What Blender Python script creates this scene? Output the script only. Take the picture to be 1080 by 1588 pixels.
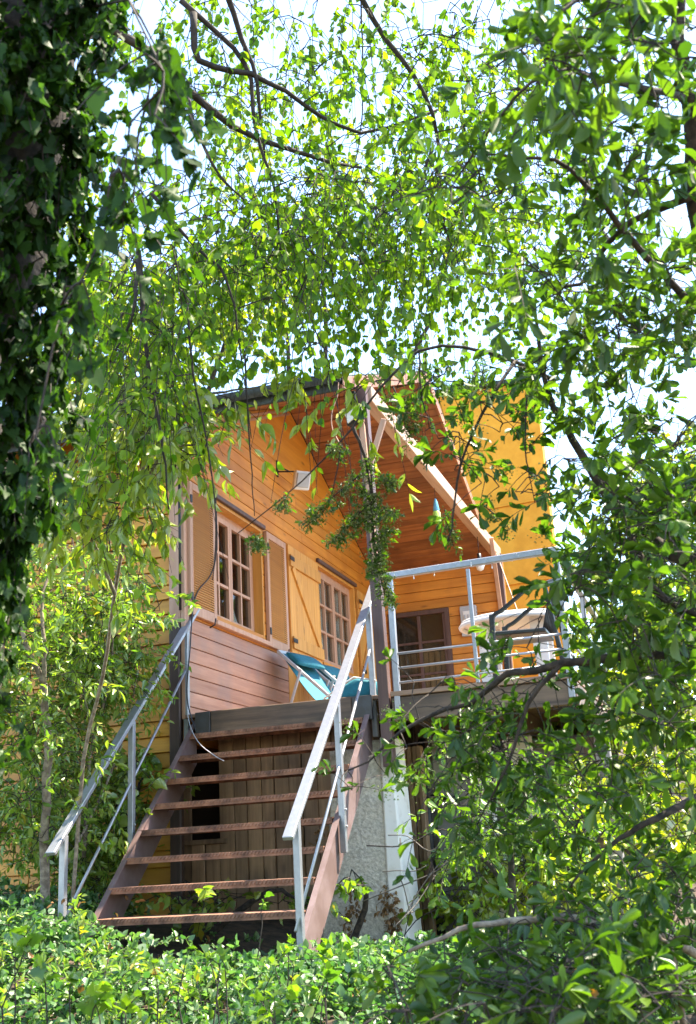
import bpy, bmesh, math, random
import numpy as np
from mathutils import Matrix, Vector

random.seed(7); rng = np.random.default_rng(7)
scene = bpy.context.scene
for o in list(bpy.data.objects): bpy.data.objects.remove(o)
C = scene.collection

# ------------------------------------------------------------------ camera, sky, sun, exposure
# coordinates: X along the stair treads, Y away up the stairs, Z up; the eye is the origin (ground about 1.6 m below it)
RT = Vector((0.94616, 0.31836, -0.05584)); DN = Vector((-0.14660, 0.27057, -0.95147)); FW = Vector((-0.28830, 0.90860, 0.30270))
FW.normalize(); RT = (RT - FW*RT.dot(FW)).normalized(); DN = FW.cross(RT).normalized()
FPX = 1676.2
cam_d = bpy.data.cameras.new('camera'); cam = bpy.data.objects.new('camera', cam_d); C.objects.link(cam)
cam.matrix_world = Matrix(((RT.x, -DN.x, -FW.x, 0), (RT.y, -DN.y, -FW.y, 0), (RT.z, -DN.z, -FW.z, 0), (0, 0, 0, 1)))
cam_d.sensor_fit = 'VERTICAL'; cam_d.sensor_height = 36.0; cam_d.lens = FPX/1588*36.0
cam_d.clip_start = 0.05; cam_d.clip_end = 2000
scene.camera = cam
cam_d.dof.use_dof = True; cam_d.dof.focus_distance = 9.0; cam_d.dof.aperture_fstop = 6.3

SUN = Vector((0.38, 0.28, 0.87)).normalized()
world = bpy.data.worlds.new('World'); scene.world = world; world.use_nodes = True
wn = world.node_tree.nodes; wl = world.node_tree.links
sky = wn.new('ShaderNodeTexSky'); sky.sky_type = 'NISHITA'; sky.sun_disc = False
sky.sun_elevation = math.asin(SUN.z); sky.sun_rotation = math.atan2(SUN.x, SUN.y)
sky.dust_density = 0.4; sky.ozone_density = 3.0; sky.air_density = 1.0
wn['Background'].inputs['Strength'].default_value = 0.15
wl.new(sky.outputs[0], wn['Background'].inputs['Color'])
sd = bpy.data.lights.new('sun', 'SUN'); sd.energy = 4.2; sd.angle = math.radians(0.6); sd.color = (1.0, 0.93, 0.82)
so = bpy.data.objects.new('sun', sd); C.objects.link(so)
so.rotation_euler = SUN.to_track_quat('Z', 'Y').to_euler()
scene.view_settings.view_transform = 'Standard'; scene.view_settings.look = 'None'
scene.view_settings.exposure = 2.5; scene.view_settings.gamma = 1.0
scene.view_settings.use_curve_mapping = False
scene.view_settings.use_white_balance = True; scene.view_settings.white_balance_temperature = 7100
scene.cycles.max_bounces = 7; scene.cycles.transparent_max_bounces = 12
scene.cycles.diffuse_bounces = 4; scene.cycles.sample_clamp_indirect = 6

def at(x, y, d):          # a point of the place, d metres in front of the eye
    return RT*((x-540)/FPX*d) + DN*((y-794)/FPX*d) + FW*d

# ------------------------------------------------------------------ materials
MATS = {}
def new_mat(name):
    m = bpy.data.materials.new(name); m.use_nodes = True
    MATS[name] = m
    return m, m.node_tree.nodes, m.node_tree.links, m.node_tree.nodes['Principled BSDF']

def mat_wood(name, c1, c2, axis='Y', rough=0.55, scale=6.0, rand=0.35, knots=True, stain=None, bump=0.15):
    m, n, l, b = new_mat(name)
    tc = n.new('ShaderNodeTexCoord'); mp = n.new('ShaderNodeMapping')
    st = {'X': (0.06, 1, 1), 'Y': (1, 0.06, 1), 'Z': (1, 1, 0.06)}[axis]
    mp.inputs['Scale'].default_value = [s*scale for s in st]
    oi = n.new('ShaderNodeObjectInfo'); ad = n.new('ShaderNodeVectorMath'); ad.operation = 'ADD'
    mu = n.new('ShaderNodeMath'); mu.operation = 'MULTIPLY'; mu.inputs[1].default_value = 37.0
    l.new(oi.outputs['Random'], mu.inputs[0]); l.new(tc.outputs['Object'], ad.inputs[0]); l.new(mu.outputs[0], ad.inputs[1])
    l.new(ad.outputs[0], mp.inputs['Vector'])
    nz = n.new('ShaderNodeTexNoise'); nz.inputs['Scale'].default_value = 3.0; nz.inputs['Detail'].default_value = 8; nz.inputs['Roughness'].default_value = 0.65
    l.new(mp.outputs[0], nz.inputs['Vector'])
    cr = n.new('ShaderNodeValToRGB'); cr.color_ramp.elements[0].position = 0.32; cr.color_ramp.elements[1].position = 0.68
    cr.color_ramp.elements[0].color = (*c1, 1); cr.color_ramp.elements[1].color = (*c2, 1)
    l.new(nz.outputs['Fac'], cr.inputs[0])
    hs = n.new('ShaderNodeHueSaturation')
    mr = n.new('ShaderNodeMapRange'); mr.inputs['To Min'].default_value = 1-rand; mr.inputs['To Max'].default_value = 1+rand*0.6
    l.new(oi.outputs['Random'], mr.inputs['Value']); l.new(mr.outputs[0], hs.inputs['Value'])
    l.new(cr.outputs[0], hs.inputs['Color'])
    col = hs.outputs[0]
    if knots:
        vo = n.new('ShaderNodeTexVoronoi'); vo.inputs['Scale'].default_value = 1.0
        m2 = n.new('ShaderNodeMapping'); k = {'X': (2.2, 5, 7), 'Y': (5, 2.2, 7), 'Z': (7, 5, 2.2)}[axis]
        m2.inputs['Scale'].default_value = k; l.new(ad.outputs[0], m2.inputs['Vector']); l.new(m2.outputs[0], vo.inputs['Vector'])
        kr = n.new('ShaderNodeValToRGB'); kr.color_ramp.elements[0].position = 0.05; kr.color_ramp.elements[1].position = 0.16
        kr.color_ramp.elements[0].color = (0.35, 0.3, 0.28, 1); kr.color_ramp.elements[1].color = (1, 1, 1, 1)
        l.new(vo.outputs['Distance'], kr.inputs[0])
        mx = n.new('ShaderNodeMixRGB'); mx.blend_type = 'MULTIPLY'; mx.inputs[0].default_value = 0.75
        l.new(col, mx.inputs[1]); l.new(kr.outputs[0], mx.inputs[2]); col = mx.outputs[0]
    if stain:
        n2 = n.new('ShaderNodeTexNoise'); n2.inputs['Scale'].default_value = 2.6; n2.inputs['Detail'].default_value = 6
        geo = n.new('ShaderNodeNewGeometry'); l.new(geo.outputs['Position'], n2.inputs['Vector'])
        sr = n.new('ShaderNodeValToRGB'); sr.color_ramp.elements[0].position = 0.45; sr.color_ramp.elements[1].position = 0.66
        sr.color_ramp.elements[0].color = (0, 0, 0, 1); sr.color_ramp.elements[1].color = (1, 1, 1, 1)
        l.new(n2.outputs['Fac'], sr.inputs[0])
        mx = n.new('ShaderNodeMixRGB'); mx.inputs[2].default_value = (*stain, 1)
        ml = n.new('ShaderNodeMath'); ml.operation = 'MULTIPLY'; ml.inputs[1].default_value = 0.6
        l.new(sr.outputs[0], ml.inputs[0]); l.new(ml.outputs[0], mx.inputs[0]); l.new(col, mx.inputs[1]); col = mx.outputs[0]
    l.new(col, b.inputs['Base Color']); b.inputs['Roughness'].default_value = rough
    bp = n.new('ShaderNodeBump'); bp.inputs['Strength'].default_value = bump; bp.inputs['Distance'].default_value = 0.01
    l.new(nz.outputs['Fac'], bp.inputs['Height']); l.new(bp.outputs[0], b.inputs['Normal'])
    return m

def mat_plain(name, c, rough=0.5, metal=0.0, var=0.12, scale=8.0, c2=None, bump=0.05, lo=0.4, hi=0.65, dist=0.01):
    m, n, l, b = new_mat(name)
    tc = n.new('ShaderNodeNewGeometry'); nz = n.new('ShaderNodeTexNoise')
    nz.inputs['Scale'].default_value = scale; nz.inputs['Detail'].default_value = 7; nz.inputs['Roughness'].default_value = 0.62
    l.new(tc.outputs['Position'], nz.inputs['Vector'])
    cr = n.new('ShaderNodeValToRGB'); cr.color_ramp.elements[0].position = lo; cr.color_ramp.elements[1].position = hi
    a = c2 if c2 else tuple(v*(1-var) for v in c)
    cr.color_ramp.elements[0].color = (*a, 1); cr.color_ramp.elements[1].color = (*c, 1)
    l.new(nz.outputs['Fac'], cr.inputs[0]); l.new(cr.outputs[0], b.inputs['Base Color'])
    b.inputs['Roughness'].default_value = rough; b.inputs['Metallic'].default_value = metal
    if bump:
        bp = n.new('ShaderNodeBump'); bp.inputs['Strength'].default_value = bump; bp.inputs['Distance'].default_value = dist
        l.new(nz.outputs['Fac'], bp.inputs['Height']); l.new(bp.outputs[0], b.inputs['Normal'])
    return m

def mat_leaf(name, ca, cb, trans=0.45, tcol=(1.6, 1.9, 0.6), gloss=0.06, rough=0.35, pale=None):
    m, n, l, b = new_mat(name); n.remove(b); out = n['Material Output']
    ge = n.new('ShaderNodeNewGeometry'); oi = n.new('ShaderNodeObjectInfo')
    ad = n.new('ShaderNodeMath'); ad.operation = 'ADD'; fr = n.new('ShaderNodeMath'); fr.operation = 'FRACT'
    l.new(ge.outputs['Random Per Island'], ad.inputs[0]); l.new(oi.outputs['Random'], ad.inputs[1]); l.new(ad.outputs[0], fr.inputs[0])
    cr = n.new('ShaderNodeValToRGB'); e = cr.color_ramp.elements
    e[0].color = (*ca, 1); e[1].color = (*cb, 1); e[0].position = 0.0; e[1].position = 0.93 if pale else 1.0
    if pale:
        x = e.new(0.965); x.color = (*pale, 1)
    l.new(fr.outputs[0], cr.inputs[0])
    di = n.new('ShaderNodeBsdfDiffuse'); tr = n.new('ShaderNodeBsdfTranslucent')
    mt = n.new('ShaderNodeMixRGB'); mt.blend_type = 'MULTIPLY'; mt.inputs[0].default_value = 1; mt.inputs[2].default_value = (*tcol, 1)
    l.new(cr.outputs[0], di.inputs[0]); l.new(cr.outputs[0], mt.inputs[1]); l.new(mt.outputs[0], tr.inputs[0])
    m1 = n.new('ShaderNodeMixShader'); m1.inputs[0].default_value = trans
    l.new(di.outputs[0], m1.inputs[1]); l.new(tr.outputs[0], m1.inputs[2])
    gl = n.new('ShaderNodeBsdfGlossy'); gl.inputs['Roughness'].default_value = rough; gl.inputs['Color'].default_value = (1, 1, 1, 1)
    m2 = n.new('ShaderNodeMixShader'); m2.inputs[0].default_value = gloss
    l.new(m1.outputs[0], m2.inputs[1]); l.new(gl.outputs[0], m2.inputs[2]); l.new(m2.outputs[0], out.inputs[0])
    return m

def mat_glass(name):
    m, n, l, b = new_mat(name); n.remove(b); out = n['Material Output']
    tr = n.new('ShaderNodeBsdfTransparent'); tr.inputs[0].default_value = (0.75, 0.78, 0.76, 1)
    gl = n.new('ShaderNodeBsdfGlossy'); gl.inputs['Roughness'].default_value = 0.03
    lw_ = n.new('ShaderNodeLayerWeight'); pw_ = n.new('ShaderNodeMath'); pw_.operation = 'POWER'; pw_.inputs[1].default_value = 4.0
    l.new(lw_.outputs['Facing'], pw_.inputs[0])
    fr = n.new('ShaderNodeMath'); fr.operation = 'MULTIPLY_ADD'; fr.inputs[1].default_value = 0.55; fr.inputs[2].default_value = 0.04
    l.new(pw_.outputs[0], fr.inputs[0])
    mx = n.new('ShaderNodeMixShader'); l.new(fr.outputs[0], mx.inputs[0]); l.new(tr.outputs[0], mx.inputs[1]); l.new(gl.outputs[0], mx.inputs[2])
    l.new(mx.outputs[0], out.inputs[0]); return m

W_OR = mat_wood('orange_stained_wood', (0.52, 0.175, 0.016), (0.72, 0.285, 0.034), 'Y', rand=0.16, stain=(0.46, 0.15, 0.018))
W_ORX = mat_wood('orange_stained_wood_x', (0.54, 0.185, 0.02), (0.74, 0.30, 0.04), 'X', rand=0.2, stain=(0.44, 0.145, 0.02))
W_PANEL = mat_wood('orange_panel_wood', (0.54, 0.185, 0.014), (0.72, 0.29, 0.03), 'Y', rand=0.05, scale=4)
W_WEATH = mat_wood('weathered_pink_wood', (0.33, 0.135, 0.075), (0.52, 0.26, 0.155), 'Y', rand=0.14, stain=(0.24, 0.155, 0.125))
W_LEFT = mat_wood('ochre_wood_x', (0.48, 0.20, 0.016), (0.66, 0.32, 0.03), 'X', rand=0.24, stain=(0.38, 0.15, 0.015))
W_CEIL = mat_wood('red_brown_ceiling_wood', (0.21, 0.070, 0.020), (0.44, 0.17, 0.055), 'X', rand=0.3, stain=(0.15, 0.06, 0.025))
W_TRIM = mat_wood('pale_pink_trim', (0.42, 0.215, 0.125), (0.54, 0.31, 0.20), 'Z', rand=0.08, knots=False)
W_SHUT = mat_wood('shutter_wood', (0.52, 0.215, 0.035), (0.70, 0.34, 0.075), 'Z', rand=0.15)
W_SLAT = mat_wood('shutter_slat_wood', (0.56, 0.225, 0.04), (0.72, 0.32, 0.07), 'Y', rand=0.1, knots=False)
W_DARK = mat_wood('dark_old_wood', (0.03, 0.018, 0.013), (0.085, 0.045, 0.032), 'Z', rand=0.1)
W_POST = mat_wood('red_brown_post', (0.07, 0.034, 0.027), (0.14, 0.075, 0.06), 'Z', rand=0.1, knots=False)
W_BEAM = mat_wood('pale_beam_wood', (0.38, 0.22, 0.13), (0.52, 0.34, 0.23), 'Y', rand=0.05)
W_FASC = mat_wood('old_fascia_wood', (0.06, 0.036, 0.024), (0.22, 0.135, 0.08), 'X', rand=0.1, stain=(0.04, 0.027, 0.02))
W_RAW = mat_wood('raw_plank_wood', (0.23, 0.13, 0.065), (0.50, 0.30, 0.16), 'Z', rand=0.35, stain=(0.10, 0.06, 0.04))
W_DECK = mat_wood('deck_board_wood', (0.16, 0.09, 0.055), (0.30, 0.18, 0.11), 'X', rand=0.2)
M_ROOF = mat_plain('dark_roofing', (0.05, 0.06, 0.055), rough=0.8, var=0.4, scale=20)
M_RUST = mat_plain('rusty_tread_steel', (0.33, 0.16, 0.095), rough=0.85, scale=9, c2=(0.10, 0.05, 0.034), bump=0.5, lo=0.35, hi=0.62)
M_STRG = mat_plain('purple_brown_primer', (0.19, 0.13, 0.125), rough=0.6, scale=5, c2=(0.13, 0.08, 0.07), bump=0.08)
M_GALV = mat_plain('galvanised_steel', (0.36, 0.365, 0.385), rough=0.42, metal=0.6, scale=25, c2=(0.31, 0.315, 0.33), bump=0.03)
M_PLATE = mat_plain('dark_steel_plate', (0.07, 0.072, 0.075), rough=0.55, metal=0.5, scale=14, c2=(0.06, 0.055, 0.05))
M_STUC = mat_plain('grey_roughcast', (0.78, 0.69, 0.57), rough=0.95, scale=38, c2=(0.50, 0.43, 0.34), bump=1.0, dist=0.02)
M_WHITE = mat_plain('brightened_limewash', (0.87, 0.81, 0.73), rough=0.9, scale=6, c2=(0.62, 0.54, 0.44), bump=0.25, lo=0.25, hi=0.45)  # white paint, raised so the pillar side looks sunlit without sun on it
M_CONC = mat_plain('stained_concrete', (0.40, 0.37, 0.33), rough=0.95, scale=4, c2=(0.20, 0.175, 0.15), bump=0.3)
M_YELL = mat_plain('yellow_render', (0.86, 0.38, 0.035), rough=0.9, scale=2.2, c2=(0.70, 0.28, 0.02), bump=0.3)
M_TEAL = mat_plain('teal_canvas', (0.003, 0.15, 0.20), rough=0.8, scale=30, var=0.25)
M_PLAST = mat_plain('white_plastic', (0.80, 0.78, 0.74), rough=0.45, scale=6, var=0.1)
M_DGREY = mat_plain('dark_grey_plastic', (0.014, 0.017, 0.016), rough=0.4, scale=6, var=0.2)
M_BLACK = mat_plain('black_metal', (0.012, 0.012, 0.012), rough=0.5, scale=20)
M_LGREY = mat_plain('light_grey_enamel', (0.45, 0.46, 0.47), rough=0.5, scale=10)
M_CURT = mat_plain('white_curtain_cloth', (0.80, 0.76, 0.72), rough=0.9, scale=20)
M_ROOM = mat_plain('interior_shade_dark', (0.06, 0.04, 0.03), rough=0.9)  # near-black brown stands in for the gloom of closed interiors
M_SOIL = mat_plain('leaf_litter_soil', (0.10, 0.065, 0.04), rough=1.0, scale=12, c2=(0.035, 0.025, 0.015), bump=0.6, dist=0.03)
M_GLASS = mat_glass('window_glass')
M_BARK = mat_plain('dark_bark', (0.075, 0.055, 0.04), rough=0.95, scale=30, c2=(0.022, 0.017, 0.013), bump=0.7)
M_PALEB = mat_plain('pale_bark', (0.36, 0.29, 0.21), rough=0.9, scale=24, c2=(0.15, 0.11, 0.08), bump=0.5)
M_TWIG = mat_plain('twig_bark', (0.05, 0.036, 0.026), rough=0.9, scale=40, c2=(0.02, 0.015, 0.012))
M_DRYT = mat_plain('dry_grey_twig', (0.20, 0.17, 0.14), rough=0.9, scale=30, c2=(0.09, 0.075, 0.06))
M_SEED = mat_leaf('pale_seed_clusters', (0.12, 0.19, 0.05), (0.32, 0.35, 0.15), trans=0.2, gloss=0.02)
L_BIRCH = mat_leaf('canopy_leaf', (0.055, 0.142, 0.012), (0.165, 0.255, 0.02), trans=0.54, tcol=(1.75, 1.85, 0.5), gloss=0.015, rough=0.5)
L_BACK = mat_leaf('far_leaf', (0.10, 0.17, 0.014), (0.27, 0.32, 0.03), trans=0.5, tcol=(2.0, 1.9, 0.7), gloss=0.03)
L_EVER = mat_leaf('evergreen_leaf', (0.024, 0.066, 0.010), (0.088, 0.158, 0.016), trans=0.46, tcol=(1.8, 2.0, 0.6), gloss=0.03, rough=0.4)
L_IVY = mat_leaf('ivy_leaf', (0.008, 0.026, 0.007), (0.042, 0.098, 0.013), trans=0.38, tcol=(1.7, 2.0, 0.5), gloss=0.012, rough=0.45)
L_LIME = mat_leaf('lime_leaf', (0.14, 0.235, 0.018), (0.30, 0.36, 0.035), trans=0.5, tcol=(1.8, 1.7, 0.6), gloss=0.05, pale=(0.36, 0.40, 0.32))
L_ELDER = mat_leaf('elder_leaf', (0.095, 0.19, 0.03), (0.25, 0.315, 0.05), trans=0.42, gloss=0.05, pale=(0.30, 0.24, 0.03))
L_COVER = mat_leaf('ground_cover_leaf', (0.045, 0.125, 0.04), (0.14, 0.235, 0.085), trans=0.4, tcol=(1.35, 1.7, 0.7), gloss=0.04, rough=0.45, pale=(0.24, 0.31, 0.10))
L_COVB = mat_leaf('bramble_leaf', (0.07, 0.16, 0.02), (0.20, 0.30, 0.03), trans=0.45, gloss=0.05)
L_DRY = mat_leaf('dry_leaf', (0.16, 0.08, 0.03), (0.34, 0.19, 0.09), trans=0.2, gloss=0.02)
L_FLOW = mat_leaf('orange_leaf', (0.50, 0.16, 0.01), (0.62, 0.28, 0.02), trans=0.4, gloss=0.03)

# patterned canvas (blue leaves on white) and the lantern glass
m, n, l, b = new_mat('patterned_canvas')
ge = n.new('ShaderNodeNewGeometry'); vo = n.new('ShaderNodeTexNoise'); vo.inputs['Scale'].default_value = 26; vo.inputs['Detail'].default_value = 2
cr = n.new('ShaderNodeValToRGB'); cr.color_ramp.interpolation = 'CONSTANT'
cr.color_ramp.elements[0].color = (0.03, 0.16, 0.32, 1); cr.color_ramp.elements[1].position = 0.48; cr.color_ramp.elements[1].color = (0.75, 0.78, 0.8, 1)
l.new(ge.outputs['Position'], vo.inputs['Vector']); l.new(vo.outputs['Fac'], cr.inputs[0]); l.new(cr.outputs[0], b.inputs['Base Color'])
M_PATT = m
M_LANTG = mat_plain('lantern_green_glass', (0.45, 0.65, 0.12), rough=0.15, scale=30)
M_LANTB = mat_plain('lantern_blue_glass', (0.12, 0.35, 0.48), rough=0.15, scale=30)

# ------------------------------------------------------------------ helpers
def tag(o, label, cat, group=None):
    o['label'] = label; o['category'] = cat
    if group: o['group'] = group
    return o
WLOC = {}
def thing(name, loc, label, cat, group=None):
    o = bpy.data.objects.new(name, None); C.objects.link(o); o.location = loc; o.empty_display_size = 0.1
    WLOC[o.name] = Vector(loc)
    return tag(o, label, cat, group)
def origin(parent):
    return WLOC.get(parent.name, Vector((0, 0, 0))) if parent else Vector((0, 0, 0))
def link(name, me, parent, mat=None):
    o = bpy.data.objects.new(name, me); C.objects.link(o)
    if parent: o.parent = parent
    if mat and not me.materials: me.materials.append(mat)
    WLOC[o.name] = origin(parent)
    return o

class MB:
    def __init__(s): s.v = []; s.f = []
    def poly(s, pts, faces):
        k = len(s.v); s.v += [Vector(p) for p in pts]; s.f += [tuple(k+i for i in f) for f in faces]; return s
    def box(s, a, b):
        x0, y0, z0 = [min(a[i], b[i]) for i in range(3)]; x1, y1, z1 = [max(a[i], b[i]) for i in range(3)]
        return s.poly([(x0,y0,z0),(x1,y0,z0),(x1,y1,z0),(x0,y1,z0),(x0,y0,z1),(x1,y0,z1),(x1,y1,z1),(x0,y1,z1)],
                      [(3,2,1,0),(4,5,6,7),(0,1,5,4),(1,2,6,5),(2,3,7,6),(3,0,4,7)])
    def beam(s, p, q, w, h, up=(0, 0, 1)):     # square bar, w across, h along up
        p = Vector(p); q = Vector(q); d = (q-p).normalized(); u = Vector(up)
        sd = d.cross(u)
        if sd.length < 1e-4: sd = d.cross(Vector((1, 0, 0)))
        sd.normalize(); u = sd.cross(d).normalized(); a = sd*(w/2); c = u*(h/2)
        return s.poly([p-a-c, p+a-c, p+a+c, p-a+c, q-a-c, q+a-c, q+a+c, q-a+c],
                      [(0,1,2,3),(7,6,5,4),(4,5,1,0),(5,6,2,1),(6,7,3,2),(7,4,0,3)])
    def prism(s, pts, off):
        k = len(pts); off = Vector(off); P = [Vector(p) for p in pts]
        return s.poly(P + [p+off for p in P], [tuple(range(k))[::-1], tuple(range(k, 2*k))] + [(i, (i+1) % k, k+(i+1) % k, k+i) for i in range(k)])
    def tube(s, pts, rad, n=6, cap=True):
        P = [Vector(p) for p in pts]; k0 = len(s.v); m_ = len(P)
        if not isinstance(rad, (list, tuple)): rad = [rad]*m_
        prev = None
        for i, p in enumerate(P):
            t = (P[min(i+1, m_-1)] - P[max(i-1, 0)])
            t = t.normalized() if t.length > 1e-9 else Vector((0, 0, 1))
            u = t.orthogonal() if prev is None else (prev - t*prev.dot(t))
            u = u.normalized() if u.length > 1e-6 else t.orthogonal().normalized()
            prev = u; w = t.cross(u)
            for j in range(n):
                a = 2*math.pi*j/n; s.v.append(p + (u*math.cos(a) + w*math.sin(a))*rad[i])
        for i in range(m_-1):
            for j in range(n):
                a = k0+i*n+j; b_ = k0+i*n+(j+1) % n; s.f.append((a, b_, b_+n, a+n))
        if cap:
            s.f.append(tuple(k0+j for j in range(n))[::-1]); s.f.append(tuple(k0+(m_-1)*n+j for j in range(n)))
        return s
    def lathe(s, c, prof, n=20):
        c = Vector(c); k0 = len(s.v)
        for r, z in prof:
            for j in range(n):
                a = 2*math.pi*j/n; s.v.append(c + Vector((r*math.cos(a), r*math.sin(a), z)))
        for i in range(len(prof)-1):
            for j in range(n):
                a = k0+i*n+j; b_ = k0+i*n+(j+1) % n; s.f.append((a, b_, b_+n, a+n))
        return s
    def build(s, name, mat, parent=None, bevel=0.0, smooth=False):
        o0 = origin(parent); me = bpy.data.meshes.new(name)
        me.from_pydata([tuple(v-o0) for v in s.v], [], s.f)
        if bevel > 0:
            bm = bmesh.new(); bm.from_mesh(me)
            bmesh.ops.recalc_face_normals(bm, faces=bm.faces)
            bmesh.ops.bevel(bm, geom=list(bm.edges), offset=bevel, segments=1, affect='EDGES', clamp_overlap=True)
            bm.to_mesh(me); bm.free()
        else:
            bm = bmesh.new(); bm.from_mesh(me); bmesh.ops.recalc_face_normals(bm, faces=bm.faces); bm.to_mesh(me); bm.free()
        if smooth: me.polygons.foreach_set('use_smooth', [True]*len(me.polygons))
        me.update()
        return link(name, me, parent, mat)

def box(name, a, b, mat, parent=None, bevel=0.004): return MB().box(a, b).build(name, mat, parent, bevel)
def beam(name, p, q, w, h, mat, parent=None, bevel=0.003, up=(0, 0, 1)): return MB().beam(p, q, w, h, up).build(name, mat, parent, bevel)
def tube(name, pts, r, mat, parent=None, n=8, smooth=True): return MB().tube(pts, r, n).build(name, mat, parent, 0, smooth)
def struct(o): o['kind'] = 'structure'; return o
def stuff(o): o['kind'] = 'stuff'; return o
def curve_pts(ctrl, n=12):          # Catmull-Rom through control points
    P = [Vector(p) for p in ctrl]; P = [P[0]*2-P[1]] + P + [P[-1]*2-P[-2]]; out = []
    seg = len(P)-3; per = max(2, n//seg)
    for i in range(seg):
        a, b_, c, d = P[i:i+4]
        for j in range(per):
            t = j/per
            out.append(0.5*((2*b_)+(c-a)*t+(2*a-5*b_+4*c-d)*t*t+(3*b_-a-3*c+d)*t**3))
    out.append(P[-2]); return out

# ------------------------------------------------------------------ ground
def gz(x, y):
    def ss(a, b, t):
        t = (t-a)/(b-a); t = min(1, max(0, t)); return t*t*(3-2*t)
    z = -1.6 + 0.82*ss(1.8, 6.4, y) + 0.12*ss(6.4, 9, y)
    z += 1.7*ss(10, 22, y) + 6*ss(20, 70, y)
    z += 0.30*ss(-2.3, -4.0, x)*ss(4.0, 6.2, y)
    return z + 0.05*math.sin(1.7*x+0.6)*math.cos(1.3*y)
xs = sorted(set([-160, -120, -80, -50, -35, -25, -18] + list(np.linspace(-12, 10, 56)) + [14, 20, 28, 40, 60, 90, 130, 160]))
ys = sorted(set([-120, -80, -40, -20, -10] + list(np.linspace(-4, 18, 56)) + [22, 28, 36, 48, 60, 80, 120, 180, 260]))
gv = [(x, y, gz(x, y)) for y in ys for x in xs]; nx = len(xs)
gf = [(j*nx+i, j*nx+i+1, (j+1)*nx+i+1, (j+1)*nx+i) for j in range(len(ys)-1) for i in range(nx-1)]
struct(MB().poly(gv, gf).build('ground', M_SOIL, None, 0, True))

# ------------------------------------------------------------------ cabin
WX = -4.07; FY = 8.10; BY = 13.80; RX = -2.40; RY = 10.77; RZ = 4.97; K = 0.437; DZ = 1.17; EY = 7.62; LX = -9.2
def roofz(y): return RZ - K*abs(y-RY)
cabin = thing('wooden_cabin', (-5.5, 9.5, -0.6), 'orange timber cabin with a covered porch at the top of the stairs', 'cabin')

def prism_yz(name, pts, x0, x1, mat, parent, bevel=0.004):
    return MB().prism([(x0, y, z) for y, z in pts], (x1-x0, 0, 0)).build(name, mat, parent, bevel)

# --- window wall (faces +X)
wins = [(8.70, 9.83, 2.07, 3.21), (11.52, 12.86, 2.07, 3.25)]
wall = MB()
def back_box(y0, y1, z0, z1): wall.box((WX-0.17, y0, z0), (WX-0.03, y1, z1))
back_box(FY+0.02, BY, 0.95, 2.07); back_box(FY+0.02, 8.668, 2.07, 3.3); back_box(9.862, 11.488, 2.07, 3.3); back_box(12.892, BY, 2.07, 3.3)
back_box(8.668, 9.862, 3.245, 3.3); back_box(11.488, 12.892, 3.285, 3.3)
wall.prism([(WX-0.17, FY+0.02, 3.3), (WX-0.17, BY, 3.3), (WX-0.17, BY, roofz(BY)+0.02), (WX-0.17, RY, RZ+0.02), (WX-0.17, FY+0.02, roofz(FY)+0.02)], (0.14, 0, 0))
wwall = wall.build('gable_wall', W_OR, cabin)
row = 0.126; z = DZ - 0.04; i = 0
while z < 4.06:
    z1 = z+row-0.006
    low, high = FY, BY-0.01
    spans = [(low, high)]
    for (a, b_, c, d) in wins:
        if z+row/2 > c-0.03 and z+row/2 < d+0.03:
            spans = [s for (p, q) in spans for s in ((p, min(q, a-0.03)), (max(p, b_+0.03), q)) if s[1]-s[0] > 0.03]
    if z < 2.03: spans = [(low, 10.47)] + [(11.6, high)]
    cut = []
    for (p, q) in spans:
        if q-p > 3.4:
            c_ = random.uniform(p+0.9, q-0.9); cut += [(p, c_-0.002), (c_+0.002, q)]
        else: cut.append((p, q))
    spans = cut
    for (p, q) in spans:
        yb0 = max(p, RY-(RZ-z)/K+0.01); yt0 = max(p, RY-(RZ-z1)/K+0.01); yb1 = min(q, RY+(RZ-z)/K-0.01); yt1 = min(q, RY+(RZ-z1)/K-0.01)
        w = random.uniform(-0.0015, 0.0015)
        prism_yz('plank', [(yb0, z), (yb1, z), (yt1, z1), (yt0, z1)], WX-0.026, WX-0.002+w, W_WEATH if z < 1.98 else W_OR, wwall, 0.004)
    z += row
# smooth gable panel above the planks
zt = z
prism_yz('gable_panel', [(RY-(RZ-zt)/K+0.01, zt), (RY+(RZ-zt)/K-0.01, zt), (RY, RZ-0.01)], WX-0.026, WX-0.004, W_PANEL, wwall, 0.003)
# vertical boards below the second window
for k in range(8):
    box('plank', (WX-0.026, 10.48+k*0.14, DZ-0.04), (WX-0.003, 10.48+k*0.14+0.134, 2.035), W_SHUT, wwall)

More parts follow.
